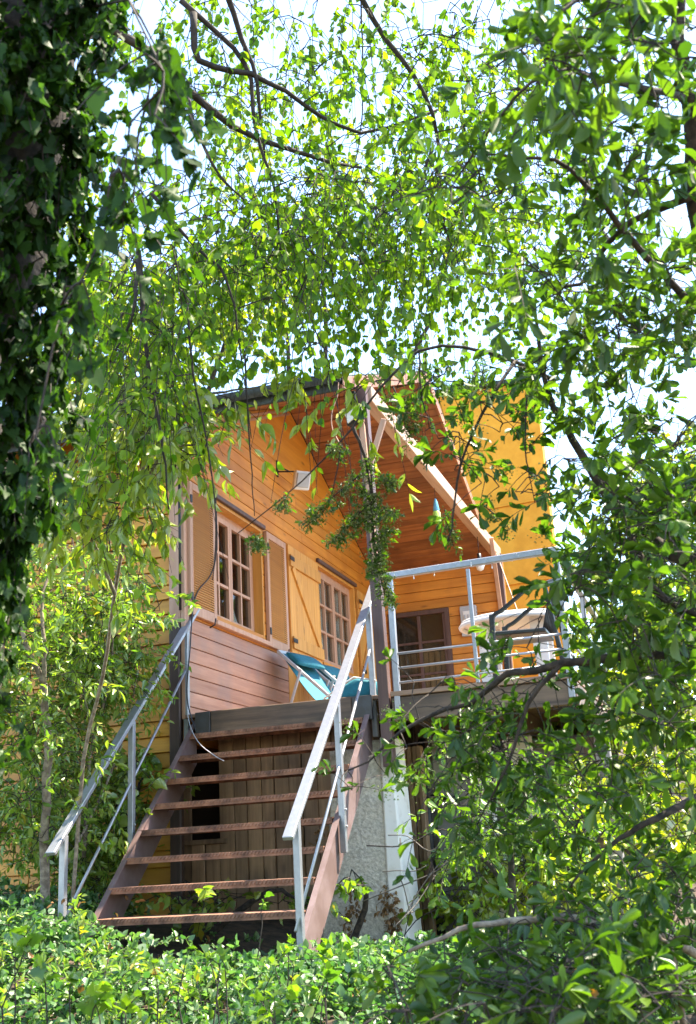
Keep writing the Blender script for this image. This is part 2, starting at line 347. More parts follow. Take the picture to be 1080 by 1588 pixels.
def window(name, y0, y1, z0, z1, cols, rows, recess, parent):
    x = WX-recess
    fr = MB(); f = 0.05
    fr.box((x-0.03, y0, z0), (x+0.03, y0+f, z1)); fr.box((x-0.03, y1-f, z0), (x+0.03, y1, z1))
    fr.box((x-0.03, y0+f, z0), (x+0.03, y1-f, z0+f)); fr.box((x-0.03, y0+f, z1-f), (x+0.03, y1-f, z1))
    w = fr.build(name, W_TRIM, parent)
    ym = (y0+y1)/2
    for (a, b_) in ((y0+f, ym), (ym, y1-f)):
        cs = MB(); e = 0.045; xa, xb = x-0.012, x+0.038
        cs.box((xa, a+0.002, z0+f), (xb, a+e, z1-f)); cs.box((xa, b_-e, z0+f), (xb, b_-0.002, z1-f))
        cs.box((xa, a+e, z0+f), (xb, b_-e, z0+f+0.07)); cs.box((xa, a+e, z1-f-0.05), (xb, b_-e, z1-f))
        ia, ib, ja, jb = a+e, b_-e, z0+f+0.07, z1-f-0.05; g = 0.026
        for c in range(1, cols): yy = ia+(ib-ia)*c/cols; cs.box((xa+0.008, yy-g/2, ja), (xb-0.004, yy+g/2, jb))
        for r in range(1, rows):
            zz = ja+(jb-ja)*r/rows
            for c in range(cols):
                p = ia+(ib-ia)*c/cols + (g/2 if c else 0); q = ia+(ib-ia)*(c+1)/cols - (g/2 if c < cols-1 else 0)
                cs.box((xa+0.008, p, zz-g/2), (xb-0.004, q, zz+g/2))
        cs.build('casement', W_TRIM, w)
        for c in range(cols):
            for r in range(rows):
                p0, p1 = ia+(ib-ia)*c/cols, ia+(ib-ia)*(c+1)/cols; q0, q1 = ja+(jb-ja)*r/rows, ja+(jb-ja)*(r+1)/rows
                MB().box((x+0.004, p0+0.001, q0+0.001), (x+0.008, p1-0.001, q1-0.001)).build('pane', M_GLASS, w)
    # reveal and casing
    rv = MB(); rv.box((WX-0.17, y1-0.0, z0), (WX-0.001, y1+0.028, z1)); rv.box((WX-0.17, y0-0.028, z0), (WX-0.001, y0, z1)); rv.box((WX-0.17, y0-0.028, z1), (WX-0.001, y1+0.028, z1+0.03))
    rv.build('reveal', W_SHUT, w)
    box('sill', (WX-0.17, y0-0.06, z0-0.045), (WX+0.055, y1+0.06, z0-0.001), W_TRIM, w)
    box('lintel', (WX+0.001, y0-0.04, z1+0.031), (WX+0.035, y1+0.06, z1+0.075), W_POST, w)
    return w
w1 = window('window', 8.70, 9.83, 2.07, 3.21, 2, 3, 0.13, cabin); w1['label'] = 'window with dark panes beside the louvred shutters'
w2 = window('window', 11.52, 12.86, 2.07, 3.25, 2, 3, 0.09, cabin); w2['label'] = 'window with white lace behind its panes, farther along the wall'
def curtain(y0, y1, z0, z1, x, parent):
    mb = MB(); N = 26; pts = []
    for i in range(N+1):
        y = y0+(y1-y0)*i/N; dx = 0.012*math.sin(i*1.9)
        pts += [(x+dx, y, z0), (x+dx*0.8, y, z1)]
    mb.poly(pts, [(2*i, 2*i+2, 2*i+3, 2*i+1) for i in range(N)])
    return mb.build('curtain', M_CURT, parent, 0, True)
curtain(11.55, 12.82, 2.08, 3.2, WX-0.128, w2)
# white cloth drawn aside behind the first window
MB().prism([(WX-0.172, 9.30, 2.02), (WX-0.172, 9.72, 2.02), (WX-0.172, 9.62, 2.2), (WX-0.172, 9.36, 2.52)], (-0.03, 0, 0)).build('curtain', M_CURT, w1, 0.004)

def louvre(y0, y1, z0, z1):
    x0, x1 = WX+0.004, WX+0.042; e = 0.055
    fr = MB(); fr.box((x0, y0, z0), (x1, y0+e, z1)); fr.box((x0, y1-e, z0), (x1, y1, z1)); fr.box((x0, y0+e, z0), (x1, y1-e, z0+0.09)); fr.box((x0, y0+e, z1-0.07), (x1, y1-e, z1))
    s = fr.build('louvred_shutter', W_TRIM, cabin, 0.003)
    zz = z0+0.1; k = 0
    mb = MB()
    while zz < z1-0.08:
        mb.poly([(x0+0.004, y0+e, zz+0.022), (x1-0.002, y0+e, zz-0.004), (x1-0.002, y1-e, zz-0.004), (x0+0.004, y1-e, zz+0.022),
                 (x0+0.004, y0+e, zz+0.030), (x1-0.002, y0+e, zz+0.004), (x1-0.002, y1-e, zz+0.004), (x0+0.004, y1-e, zz+0.030)],
                [(3,2,1,0),(4,5,6,7),(0,1,5,4),(1,2,6,5),(2,3,7,6),(3,0,4,7)])
        zz += 0.0215
    stuff(mb.build('louvre_slats', W_SLAT, s))
    MB().box((x0, y0+e, z0+0.09), (x0+0.003, y1-e, z1-0.07)).build('shutter_back', W_SLAT, s)
    # hinges and catch
    for q in (z0+0.12, z1-0.2): box('hinge', (x1, y0+0.002, q), (x1+0.012, y0+0.03, q+0.07), M_BLACK, s, 0.002)
    tube('shutter_catch', [(x1-0.02, y1-0.12, z0-0.05), (x1+0.03, y1-0.12, z0-0.03), (x1+0.03, y1-0.10, z0+0.03)], 0.007, M_BLACK, s, 6)
    return s
louvre(8.14, 8.66, 2.03, 3.23)['label'] = 'louvred shutter nearest the cabin corner'
louvre(9.89, 10.42, 2.03, 3.23)['label'] = 'louvred shutter between the two windows'

def plank_shutter(y0, y1, z0, z1, flip):
    x0, x1 = WX+0.004, WX+0.03
    s = MB().box((x0, y0, z0), (x0+0.004, y1, z1)).build('plank_shutter', W_SHUT, cabin)
    n_ = 5; w = (y1-y0)/n_
    for k in range(n_): box('board', (x0+0.005, y0+k*w+0.001, z0), (x1, y0+(k+1)*w-0.001, z1), W_SHUT, s, 0.003)
    for q in (z0+0.08, z1-0.24): box('batten', (x1+0.001, y0+0.015, q), (x1+0.024, y1+0.01, q+0.13), W_SHUT, s, 0.004)
    a, b_ = (y0+0.08, y1-0.06) if not flip else (y1-0.08, y0+0.06)
    MB().beam((x1+0.012, a, z1-0.242), (x1+0.012, b_, z0+0.212), 0.085, 0.022, (1, 0, 0)).build('diagonal_brace', W_SHUT, s, 0.003)
    for q in (z0+0.14, z1-0.18): box('hinge', (x1+0.025, (y0 if flip else y0)-0.02, q), (x1+0.034, y0+0.10, q+0.045), M_BLACK, s, 0.002)
    return s
plank_shutter(10.52, 11.46, 2.03, 3.25, False)['label'] = 'open plank shutter with a diagonal brace, left of the far window'
plank_shutter(12.93, 13.62, 2.03, 3.25, True)['label'] = 'open plank shutter right of the far window'

# --- front wall (faces the stairs side, -Y), left of the corner
lw = MB().box((LX, FY+0.03, -1.0), (WX-0.18, FY+0.14, roofz(FY+0.1)+0.03)).build('front_wall', W_LEFT, cabin)
z = -0.9
while z < 3.78:
    h = 0.128; w = random.uniform(-0.003, 0.003)
    c_ = random.uniform(-6.2, -4.7)
    for xa_, xb_ in ((LX, c_-0.002), (c_+0.002, WX-0.14)):
        w = random.uniform(-0.003, 0.003)
        MB().poly([(xa_, FY+0.028, z), (xb_, FY+0.028, z), (xb_, FY-0.008+w, z), (xa_, FY-0.008+w, z),
                   (xa_, FY+0.028, z+h-0.006), (xb_, FY+0.028, z+h-0.006), (xb_, FY+0.010+w, z+h-0.006), (xa_, FY+0.010+w, z+h-0.006)],
                  [(0,1,2,3),(7,6,5,4),(4,5,1,0),(5,6,2,1),(6,7,3,2),(7,4,0,3)]).build('plank', W_LEFT, lw, 0.003)
    z += h
box('corner_board', (WX-0.135, FY-0.025, 1.95), (WX-0.03, FY+0.02, 3.78), W_TRIM, cabin, 0.005)
box('corner_board', (WX-0.028, FY-0.022, 1.14), (WX+0.012, FY+0.06, 3.78), W_TRIM, cabin, 0.005)
box('corner_post', (WX-0.13, FY-0.045, -1.0), (WX-0.03, FY+0.02, 1.948), W_DARK, cabin, 0.01)
tube('downpipe', [(WX-0.015, FY-0.05, 2.05), (WX-0.015, FY-0.05, 3.6)], 0.012, M_BLACK, cabin)

# --- back wall with door and the far side
bw = MB().box((WX, BY+0.03, 0.6), (-2.30, BY+0.14, roofz(BY)+0.05)).build('porch_end_wall', W_ORX, cabin)
z = DZ-0.02
while z < roofz(BY)+0.02:
    h = 0.128
    spans = [(WX+0.002, -2.30)]
    if z < 3.04: spans = [(WX+0.002, -3.90), (-3.06, -2.30)]
    for (p, q) in spans:
        w = random.uniform(-0.002, 0.002)
        box('plank', (p, BY+w, z), (q, BY+0.028, min(z+h-0.006, roofz(BY)+0.02)), W_ORX, bw, 0.004)
    z += h
dr = MB()
X0, X1, Z0, Z1 = -3.90, -3.06, DZ, 3.06
dr.box((X0, BY-0.03, Z0), (X0+0.06, BY+0.028, Z1)).box((X1-0.06, BY-0.03, Z0), (X1, BY+0.028, Z1)).box((X0+0.06, BY-0.03, Z1-0.06), (X1-0.06, BY+0.028, Z1))
door = dr.build('glazed_door', W_POST, cabin, 0.003)
ld = MB(); xa, xb = X0+0.065, X1-0.065
ld.box((xa, BY-0.01, Z0+0.02), (xa+0.03, BY+0.02, Z1-0.065)).box((xb-0.03, BY-0.01, Z0+0.02), (xb, BY+0.02, Z1-0.065))
xm = (xa+xb)/2; ld.box((xm-0.022, BY-0.01, Z0+0.02), (xm+0.022, BY+0.02, Z1-0.065))
for q in (1.3, 1.75, 2.2, 2.62): ld.box((xa+0.03, BY-0.005, q), (xm-0.022, BY+0.015, q+0.03)).box((xm+0.022, BY-0.005, q), (xb-0.03, BY+0.015, q+0.03))
ld.build('door_leaf', W_POST, door, 0.002)
for a, b_ in ((xa+0.03, xm-0.022), (xm+0.022, xb-0.03)):
    for q0, q1 in ((1.33, 1.75), (1.78, 2.2), (2.23, 2.62), (2.65, Z1-0.065)):
        MB().box((a, BY+0.003, q0), (b_, BY+0.007, q1)).build('pane', M_GLASS, door)
curt = MB(); 
for i in range(8): curt.box((xa+0.05+i*0.08, BY+0.022+0.004*(i % 2), Z0), (xa+0.12+i*0.08, BY+0.026+0.004*(i % 2), 2.5))
curt.build('drawn_blind', W_RAW, door)
MB().box((xa, BY+0.0275, Z0), (xb, BY+0.0290, Z1-0.06)).build('room_shade_sheet', M_ROOM, door)  # thin dark sheet behind the panes, an unlit room's shade in its colour
beam('end_post', (-2.33, BY-0.06, DZ), (-2.33, BY-0.06, 3.68), 0.10, 0.10, W_POST, cabin)
beam('wall_strut', (-2.27, BY-0.75, 3.72), (-2.33, BY-0.14, 2.55), 0.05, 0.05, W_TRIM, cabin)

# dark room behind the windows
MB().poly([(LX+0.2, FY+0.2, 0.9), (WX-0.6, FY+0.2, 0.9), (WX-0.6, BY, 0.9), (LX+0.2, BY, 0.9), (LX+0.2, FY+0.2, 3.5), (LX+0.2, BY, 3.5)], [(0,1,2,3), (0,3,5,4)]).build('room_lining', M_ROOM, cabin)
MB().box((LX, BY+0.03, -0.6), (WX-0.01, BY+0.14, 3.64)).build('rear_wall', W_LEFT, cabin)
prism_yz('far_gable_wall', [(FY+0.15, -0.6), (BY, -0.6), (BY, roofz(BY)), (RY, RZ), (FY+0.15, roofz(FY+0.15))], LX+0.02, LX+0.12, W_LEFT, cabin)

# --- roof: two slopes with boarded undersides, ridge along X
EB = 14.25
T = 0.075
def slope(y0, y1):
    z0, z1 = roofz(y0)+0.03, roofz(y1)+0.03
    return MB().prism([(LX-0.3, y0, z0), (LX-0.3, y1, z1), (LX-0.3, y1, z1+T), (LX-0.3, y0, z0+T)], (RX+0.0-(LX-0.3), 0, 0))
r1 = slope(EY, RY-0.002); rf = r1.build('roof', M_ROOF, cabin)
rb = slope(RY+0.002, EB).build('roof', M_ROOF, cabin)
def boards(y0, y1, parent, x0, x1):
    n_ = int(abs(y1-y0)/0.098); 
    for i in range(n_):
        a = y0+(y1-y0)*i/n_; b_ = y0+(y1-y0)*(i+1)/n_ ; e = 0.004*(1 if b_ > a else -1)
        za, zb = roofz(a+e), roofz(b_-e); w = random.uniform(-0.002, 0.001)
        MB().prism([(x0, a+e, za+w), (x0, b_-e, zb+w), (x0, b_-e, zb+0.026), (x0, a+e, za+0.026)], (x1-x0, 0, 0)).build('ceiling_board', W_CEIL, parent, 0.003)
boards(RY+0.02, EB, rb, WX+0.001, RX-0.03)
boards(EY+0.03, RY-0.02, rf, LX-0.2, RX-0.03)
# barge boards at the porch end, fascia and gutter along the front eave
for (ya, yb, yc, yd) in ((EY, RY, EY, RY), (EB, RY, EB, RY)):
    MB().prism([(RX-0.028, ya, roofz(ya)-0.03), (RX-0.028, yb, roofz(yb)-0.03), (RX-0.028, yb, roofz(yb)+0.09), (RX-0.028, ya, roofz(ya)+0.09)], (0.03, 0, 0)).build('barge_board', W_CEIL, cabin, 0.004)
box('fascia', (LX-0.3, EY-0.024, roofz(EY)-0.03), (RX-0.03, EY-0.002, roofz(EY)+0.10), M_ROOF, cabin, 0.003)
gp = [(0.055*math.cos(a), 0.055*math.sin(a)) for a in [math.pi+math.pi*i/8 for i in range(9)]]
gm = MB(); xs2 = [LX-0.3, RX-0.0]
for xx in xs2:
    for (gy, g2) in gp: gm.v.append(Vector((xx, EY-0.085+gy, roofz(EY)+0.075+g2)))
gm.f += [(i, i+1, 9+i+1, 9+i) for i in range(8)] + [tuple(range(9)), tuple(range(9, 18))]
gm.build('gutter', M_ROOF, cabin, 0, True)
MB().prism([(LX-0.3, RY-0.16, RZ+0.05), (LX-0.3, RY, RZ+0.135), (LX-0.3, RY+0.16, RZ+0.05), (LX-0.3, RY, RZ+0.10)], (RX+0.02-LX+0.3, 0, 0)).build('ridge_cap', M_ROOF, cabin)
# wall mouldings under the front verge
for q in (0.035, 0.085):
    MB().prism([(WX, FY, roofz(FY)-q-0.03), (WX, RY, RZ-q-0.03), (WX, RY, RZ-q), (WX, FY, roofz(FY)-q)], (0.018, 0, 0)).build('verge_moulding', W_TRIM, cabin, 0.003)
# porch post, tie beam, braces, eave plate
PX, PY = -2.33, 8.02
beam('porch_post', (PX, PY, 0.62), (PX-0.03, PY, 3.74), 0.085, 0.085, W_POST, cabin)
beam('tie_beam', (PX-0.01, PY+0.05, 3.70), (PX-0.01, BY, 3.70), 0.10, 0.15, W_BEAM, cabin, 0.006)
beam('brace', (PX+0.02, PY-0.06, 3.03), (PX+0.16, PY-0.06, 3.40), 0.045, 0.03, W_TRIM, cabin, 0.003, (0, -1, 0))
beam('brace', (PX+0.015, PY-0.075, 2.20), (PX-0.03, PY-0.075, 3.48), 0.045, 0.028, W_TRIM, cabin, 0.003, (0, -1, 0))

# ------------------------------------------------------------------ deck
deck = thing('deck', (-2.5, 9.5, 0.9), 'raised timber deck in front of the cabin wall', 'deck')
y = 8.045
while y < BY-0.15:
    box('floor_board', (WX+0.02, y, DZ-0.03), (-0.88, y+0.134, DZ), W_DECK, deck, 0.003); y += 0.14
box('fascia_beam', (-3.80, 8.0, 0.985), (-2.60, 8.04, DZ+0.004), W_FASC, deck, 0.006)
for a, b_ in ((-3.935, -3.803), (-2.597, -2.44)): box('corner_plate', (a, 7.994, 0.985), (b_, 8.035, DZ+0.001), M_PLATE, deck, 0.003)
mb = MB()
box('edge_board', (-2.275, 7.965, DZ-0.035), (-0.88, 8.035, DZ+0.004), W_DECK, deck, 0.004)
box('edge_beam', (-2.275, 7.985, 0.95), (-0.88, 8.035, DZ-0.038), W_FASC, deck, 0.006)
for xx in (-2.2, -1.55, -0.95): beam('joist', (xx, 8.04, 1.05), (xx, BY-0.1, 1.05), 0.06, 0.16, W_FASC, deck)
beam('side_beam', (-0.90, 8.04, 1.02), (-0.90, BY-0.1, 1.02), 0.05, 0.20, W_FASC, deck)
beam('deck_leg', (-1.05, 10.05, -0.75), (-1.05, 10.05, 0.95), 0.10, 0.10, W_FASC, deck)
beam('deck_leg', (-0.98, 11.5, -0.75), (-0.98, 11.5, 0.94), 0.10, 0.10, W_FASC, deck)

# ------------------------------------------------------------------ deck railing
rl = thing('deck_railing', (-1.6, 8.0, DZ), 'galvanised steel railing along the right end of the deck', 'railing')
RYY = 7.99
for xx, w in ((-2.225, 0.045), (-1.595, 0.028), (-0.915, 0.045)): beam('post', (xx, RYY, DZ-0.02 if w < 0.04 else 1.0), (xx, RYY, 2.055), w, w, M_GALV, rl)
beam('top_rail', (-2.25, RYY, 2.083), (-0.89, RYY, 2.108), 0.05, 0.05, M_GALV, rl, 0.005)
for q in (1.462, 1.350, 1.238): tube('bar', [(-2.20, RYY, q), (-0.935, RYY, q+0.008)], 0.010, M_GALV, rl)
beam('top_rail', (-0.915, RYY+0.03, 2.098), (-0.915, 11.5, 2.098), 0.05, 0.05, M_GALV, rl, 0.005)
for yy in (9.6, 11.4): beam('post', (-0.915, yy, DZ), (-0.915, yy, 2.07), 0.04, 0.04, M_GALV, rl)
for q in (1.462, 1.350, 1.238): tube('bar', [(-0.915, RYY+0.02, q), (-0.915, 11.4, q)], 0.010, M_GALV, rl)

# string of little lights wound along the rail
sl = thing('string_lights', (-1.9, 7.96, 2.08), 'thin string of small clear bulbs wound along the deck rail', 'string lights')
pts = []
for i in range(60):
    t = i/59; xx = -2.22+t*1.3; a = i*1.15
    pts.append((xx, RYY+0.030*math.cos(a), 2.084+0.025*t+0.030*math.sin(a)))
tube('wire', pts, 0.0015, M_LGREY, sl, 5)
for i in range(2, 60, 7):
    p = Vector(pts[i]); MB().lathe(p+Vector((0, -0.004, -0.03)), [(0.001, -0.010), (0.005, -0.005), (0.005, 0.003), (0.002, 0.010), (0.002, 0.026)], 8).build('bulb', M_PLAST, sl, 0, True)

# ------------------------------------------------------------------ staircase
st = thing('staircase', (-3.25, 6.4, -0.75), 'open steel staircase with rusty treads and dull purple side plates', 'staircase')
def tread_mesh(name, y, z):
    x0, x1 = -3.985, -2.515
    t = MB(); t.box((x0, y, z-0.008), (x1, y+0.235, z)); t.box((x0, y-0.006, z-0.042), (x1, y-0.0005, z)); t.box((x0, y+0.236, z-0.042), (x1, y+0.242, z))
    o = t.build('tread', M_RUST, st, 0.0)
    g = MB(); k = 0; xx = x0+0.008
    while xx < x1-0.03:
        g.poly([(xx, y-0.006, z-0.022), (xx+0.010, y-0.006, z-0.026), (xx+0.024, y-0.006, z-0.004), (xx+0.014, y-0.006, z-0.002),
                (xx, y-0.013, z-0.022), (xx+0.010, y-0.013, z-0.026), (xx+0.024, y-0.010, z-0.004), (xx+0.014, y-0.010, z-0.002)],
               [(0,1,2,3),(7,6,5,4),(4,5,1,0),(5,6,2,1),(6,7,3,2),(7,4,0,3)])
        xx += 0.026
    g.build('grip_nosing', M_RUST, o)
for i in range(8):
    tread_mesh('tread', 8.0-0.2035*i-0.01, 1.005-0.187*i)
def stringer(x, dx):
    m_ = 0.935
    pts = [(8.13, 1.15), (8.13, 0.78), (6.22, 0.78-1.91*m_), (5.98, 0.78-1.91*m_), (5.98, 1.15-2.15*m_)]
    s_ = prism_yz('stringer', pts, x, x+dx, M_STRG, st, 0.0)
    lo = MB().beam((x+dx*2.2, 8.13, 1.147), (x+dx*2.2, 5.98, 1.147-2.15*m_), 0.030, 0.007, (0, 0, 1)); lo.build('flange', M_STRG, s_)
stringer(-4.0, 0.012); stringer(-2.50, 0.012)
def handrail(x, sgn, name):
    a = Vector((x, 6.18, 0.115)); b_ = Vector((x, 8.30, 2.10))
    top = beam('handrail', a, b_, 0.068, 0.030, M_GALV, st, 0.004)
    for yy, zb in ((6.33, -0.86), (7.20, 0.02), (8.10, 0.86)):
        zt = 0.115+(yy-6.18)*0.936-0.03
        p = beam('rail_post', (x, yy, zb), (x, yy, zt), 0.042, 0.042, M_GALV, st, 0.003)
        for q in (0.05, 0.16): MB().beam((x+0.022, yy, zb+q+0.12), (x+0.034, yy, zb+q+0.12), 0.016, 0.016).build('bolt', M_GALV, p, 0.003)
    tube('rail_rod', [(x, 6.25, -0.40), (x, 8.14, 1.60)], 0.011, M_GALV, st)
handrail(-4.06, -1, 'l'); handrail(-2.45, 1, 'r')

# ------------------------------------------------------------------ masonry and walls under the deck
pil = thing('pillar', (-2.6, 8.3, -0.85), 'grey roughcast pillar with a white side coloured as sunlit under the deck edge', 'pillar')
MB().poly([(-3.02, 8.10, -0.95), (-2.44, 8.08, -0.95), (-2.40, 8.46, -0.95), (-3.02, 8.46, -0.95),
           (-2.80, 8.12, 0.84), (-2.43, 8.12, 0.84), (-2.40, 8.46, 0.84), (-2.80, 8.46, 0.84)],
          [(0,3,2,1),(4,5,6,7),(0,1,5,4),(1,2,6,5),(2,3,7,6),(3,0,4,7)]).build('roughcast_core', M_STUC, pil, 0.012)
MB().poly([(-2.437, 8.07, -0.95), (-2.28, 8.075, -0.95), (-2.28, 8.47, -0.95), (-2.395, 8.47, -0.95),
           (-2.427, 8.10, 0.86), (-2.335, 8.105, 0.86), (-2.335, 8.47, 0.86), (-2.395, 8.47, 0.86)],
          [(0,3,2,1),(4,5,6,7),(0,1,5,4),(1,2,6,5),(2,3,7,6),(3,0,4,7)]).build('sunlit_white_side', M_WHITE, pil, 0.014)  # white side face, its sunlit brightness put into the colour

pw = thing('plank_wall', (-3.6, 8.6, -0.75), 'wall of old upright planks with a dark opening behind the stairs', 'plank wall')
xx = -4.95; PWY = 8.55
while xx < -2.62:
    w = random.uniform(0.105, 0.14)
    segs = [(-0.8, 1.0)]
    if -4.31 < xx+w/2 < -3.96: segs = [(-0.8, 0.19)]
    for a, b_ in segs:
        d = random.uniform(-0.012, 0.012); box('plank', (xx+0.003, PWY+d, a), (xx+w-0.003, PWY+0.025+d, b_), W_RAW, pw, 0.005)
    xx += w
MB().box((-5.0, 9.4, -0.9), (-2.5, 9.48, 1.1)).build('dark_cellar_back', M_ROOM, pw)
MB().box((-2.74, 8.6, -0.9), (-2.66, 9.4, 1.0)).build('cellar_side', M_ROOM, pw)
box('opening_sill', (-4.36, PWY-0.03, 0.155), (-3.92, PWY+0.03, 0.195), W_RAW, pw)
box('rough_block', (-2.93, 8.36, -0.2), (-2.83, 8.52, 0.82), M_STUC, pw, 0.01)

up = thing('upright_boards', (-2.5, 9.1, -0.8), 'stack of brown upright boards beside the white pillar', 'boards')
for k in range(6):
    xx = -2.60+k*0.045; box('board', (xx, 9.0+0.02*math.sin(k*2.1), -0.85), (xx+0.038, 9.10+0.02*math.sin(k*2.1), 0.85), W_RAW, up, 0.004)
cw = thing('concrete_wall', (-1.9, 9.4, -0.8), 'stained grey concrete wall in the recess under the deck', 'wall')
box('concrete_slab', (-2.33, 9.32, -0.9), (-1.98, 9.42, 0.95), M_CONC, cw, 0.01)
box('white_slab', (-1.975, 9.30, -0.9), (-1.82, 9.42, 0.95), M_WHITE, cw, 0.01)
box('rear_slab', (-2.68, 10.3, -0.9), (-0.9, 10.4, 0.95), M_CONC, cw, 0.01)
box('cream_slab', (-1.80, 9.9, -0.9), (-1.55, 10.0, 0.95), M_WHITE, cw, 0.01)
ir = thing('iron_stake', (-2.33, 9.2, -0.8), 'black iron upright with side arms standing under the deck', 'iron upright')
tube('upright', [(-2.36, 9.15, -0.85), (-2.355, 9.15, 0.1), (-2.365, 9.15, 0.92)], [0.05, 0.035, 0.03], M_BLACK, ir)
tube('arm', [(-2.42, 9.14, 0.44), (-2.20, 9.14, 0.42), (-2.07, 9.14, 0.40)], [0.03, 0.018, 0.026], M_BLACK, ir)
tube('arm', [(-2.42, 9.13, -0.06), (-2.28, 9.13, -0.08), (-2.20, 9.13, -0.14)], [0.026, 0.022, 0.012], M_BLACK, ir)

# taller yellow wall behind the deck
yh = thing('yellow_building', (-2.8, 15.5, 0), 'plain yellow rendered wall rising behind the right side of the porch', 'building')
YB = 15.2
MB().prism([(-4.2, YB, -0.2), (-1.72, YB-0.25, -0.2), (-1.72, YB-0.25, 6.55), (-4.2, YB, 6.75)], (0, 0.3, 0)).build('wall', M_YELL, yh)
beam('render_joint', (-4.1, YB-0.03, 3.55), (-1.72, YB-0.268, 3.55), 0.02, 0.02, M_YELL, yh)
beam('render_joint', (-4.1, YB-0.03, 4.72), (-1.72, YB-0.268, 4.72), 0.02, 0.02, M_YELL, yh)
MB().prism([(-4.4, YB-0.1, 6.77), (-1.66, YB-0.32, 6.56), (-1.66, YB-0.32, 6.62), (-4.4, YB-0.1, 6.83)], (0, 0.45, 0)).build('coping', M_ROOF, yh)

# ------------------------------------------------------------------ small things
def deckchair(y0, label):
    t = thing('deckchair', (-3.5, y0+0.28, DZ), label, 'deckchair', 'teal deckchairs against the cabin wall')
    w = 0.54; hx, hz = -3.92, 1.98; fx, fz = -3.02, DZ+0.01
    for s in (0, w):
        beam('side_rail', (hx, y0+s, hz), (fx, y0+s, fz), 0.022, 0.032, M_LGREY, t, 0.004)
        beam('support_leg', (-3.63, y0+s+(-0.03 if s == 0 else 0.03), 1.76), (-3.88, y0+s+(-0.03 if s == 0 else 0.03), DZ), 0.018, 0.026, M_LGREY, t, 0.003)
    beam('cross_bar', (hx, y0, hz), (hx, y0+w, hz), 0.03, 0.03, M_LGREY, t, 0.004)
    beam('cross_bar', (fx+0.06, y0, fz+0.05), (fx+0.06, y0+w, fz+0.05), 0.03, 0.03, M_LGREY, t, 0.004)
    # sling: sags under the rails, teal above, printed below
    def sling(u0, u1, name, mat, lift=0.0):
        pts = []; N = 10
        for i in range(N+1):
            u = u0+(u1-u0)*i/N; xx = hx+(fx-hx)*u; zz = hz+(fz-hz)*u - 0.17*math.sin(math.pi*min(1, u*1.05))**1.3 + lift
            pts += [(xx, y0+0.03, zz), (xx, y0+w-0.03, zz)]
        P = pts + [(a-0.004, b_, c-0.004) for a, b_, c in pts]; k = len(pts)
        f = [(2*i, 2*i+1, 2*i+3, 2*i+2) for i in range(N)] + [(k+2*i+2, k+2*i+3, k+2*i+1, k+2*i) for i in range(N)]
        return MB().poly(P, f).build(name, mat, t, 0, True)
    sling(0.0, 0.52, 'sling_back', M_TEAL); sling(0.522, 0.95, 'sling_seat', M_PATT)
    d = Vector((fx-hx, 0, fz-hz)).normalized(); nrm = Vector((-d.z, 0, d.x)); nrm = nrm if nrm.z > 0 else -nrm
    p = Vector((hx, y0+w/2, hz))+d*0.17+nrm*0.035
    bm = bmesh.new(); bmesh.ops.create_cube(bm, size=1.0)
    bmesh.ops.subdivide_edges(bm, edges=list(bm.edges), cuts=4, use_grid_fill=True)
    for v in bm.verts:
        x, yy, zz = v.co; k = (1-(abs(2*x))**3*0.55)*(1-(abs(2*yy))**3*0.45)
        v.co = (x*0.20, yy*0.46, zz*0.07*k)
    me = bpy.data.meshes.new('pillow')
    M_ = Matrix.Translation(p) @ Matrix(((d.x, 0, nrm.x, 0), (0, 1, 0, 0), (d.z, 0, nrm.z, 0), (0, 0, 0, 1)))
    for v in bm.verts: v.co = M_ @ v.co - origin(t)
    bmesh.ops.recalc_face_normals(bm, faces=bm.faces)
    bm.to_mesh(me); bm.free(); me.polygons.foreach_set('use_smooth', [True]*len(me.polygons))
    link('pillow', me, t, M_TEAL)
    t.rotation_euler.z = -0.24; t.location = t.location + Vector((0.0, 0.06, 0))
deckchair(9.78, 'teal canvas deckchair nearest the louvred shutter')
deckchair(10.58, 'teal canvas deckchair farther along, below the plank shutter')

cu = thing('teal_cushion', (-2.6, 8.25, DZ), 'folded teal cushion at the top of the stairs by the right handrail', 'cushion')
bm_ = MB().prism([(-2.86, 8.10, DZ+0.005), (-2.42, 8.10, DZ+0.005), (-2.42, 8.10, DZ+0.12), (-2.60, 8.10, DZ+0.16), (-2.72, 8.10, DZ+0.10)], (0, 0.42, 0)); bm_.build('pad', M_TEAL, cu, 0.02, True)
tube('piping', [(-2.86, 8.095, DZ+0.02), (-2.72, 8.095, DZ+0.105), (-2.60, 8.095, DZ+0.165), (-2.42, 8.095, DZ+0.12)], 0.007, M_PLAST, cu)

tb = thing('oval_table', (-1.5, 9.35, DZ), 'white plastic oval table standing behind the deck railing', 'table')
top = MB(); pts = [(-1.50+0.47*math.cos(a), 9.35+0.40*math.sin(a)) for a in [2*math.pi*i/28 for i in range(28)]]
top.prism([(x, y, DZ+0.70) for x, y in pts], (0, 0, 0.03)); top.build('table_top', M_PLAST, tb, 0.008)
rim = MB(); rim.tube([(x, y, DZ+0.685) for x, y in pts]+[(pts[0][0], pts[0][1], DZ+0.685)], 0.022, 8, False); rim.build('rim', M_PLAST, tb, 0, True)
for sx in (-0.25, 0.25):
    for sy in (-0.18, 0.18):
        MB().prism([(-1.5+sx-0.05, 9.35+sy, DZ), (-1.5+sx+0.05, 9.35+sy, DZ), (-1.5+sx*0.9+0.07, 9.35+sy*0.9, DZ+0.69), (-1.5+sx*0.9-0.07, 9.35+sy*0.9, DZ+0.69)], (0, 0.04, 0)).build('leg', M_PLAST, tb, 0.006)

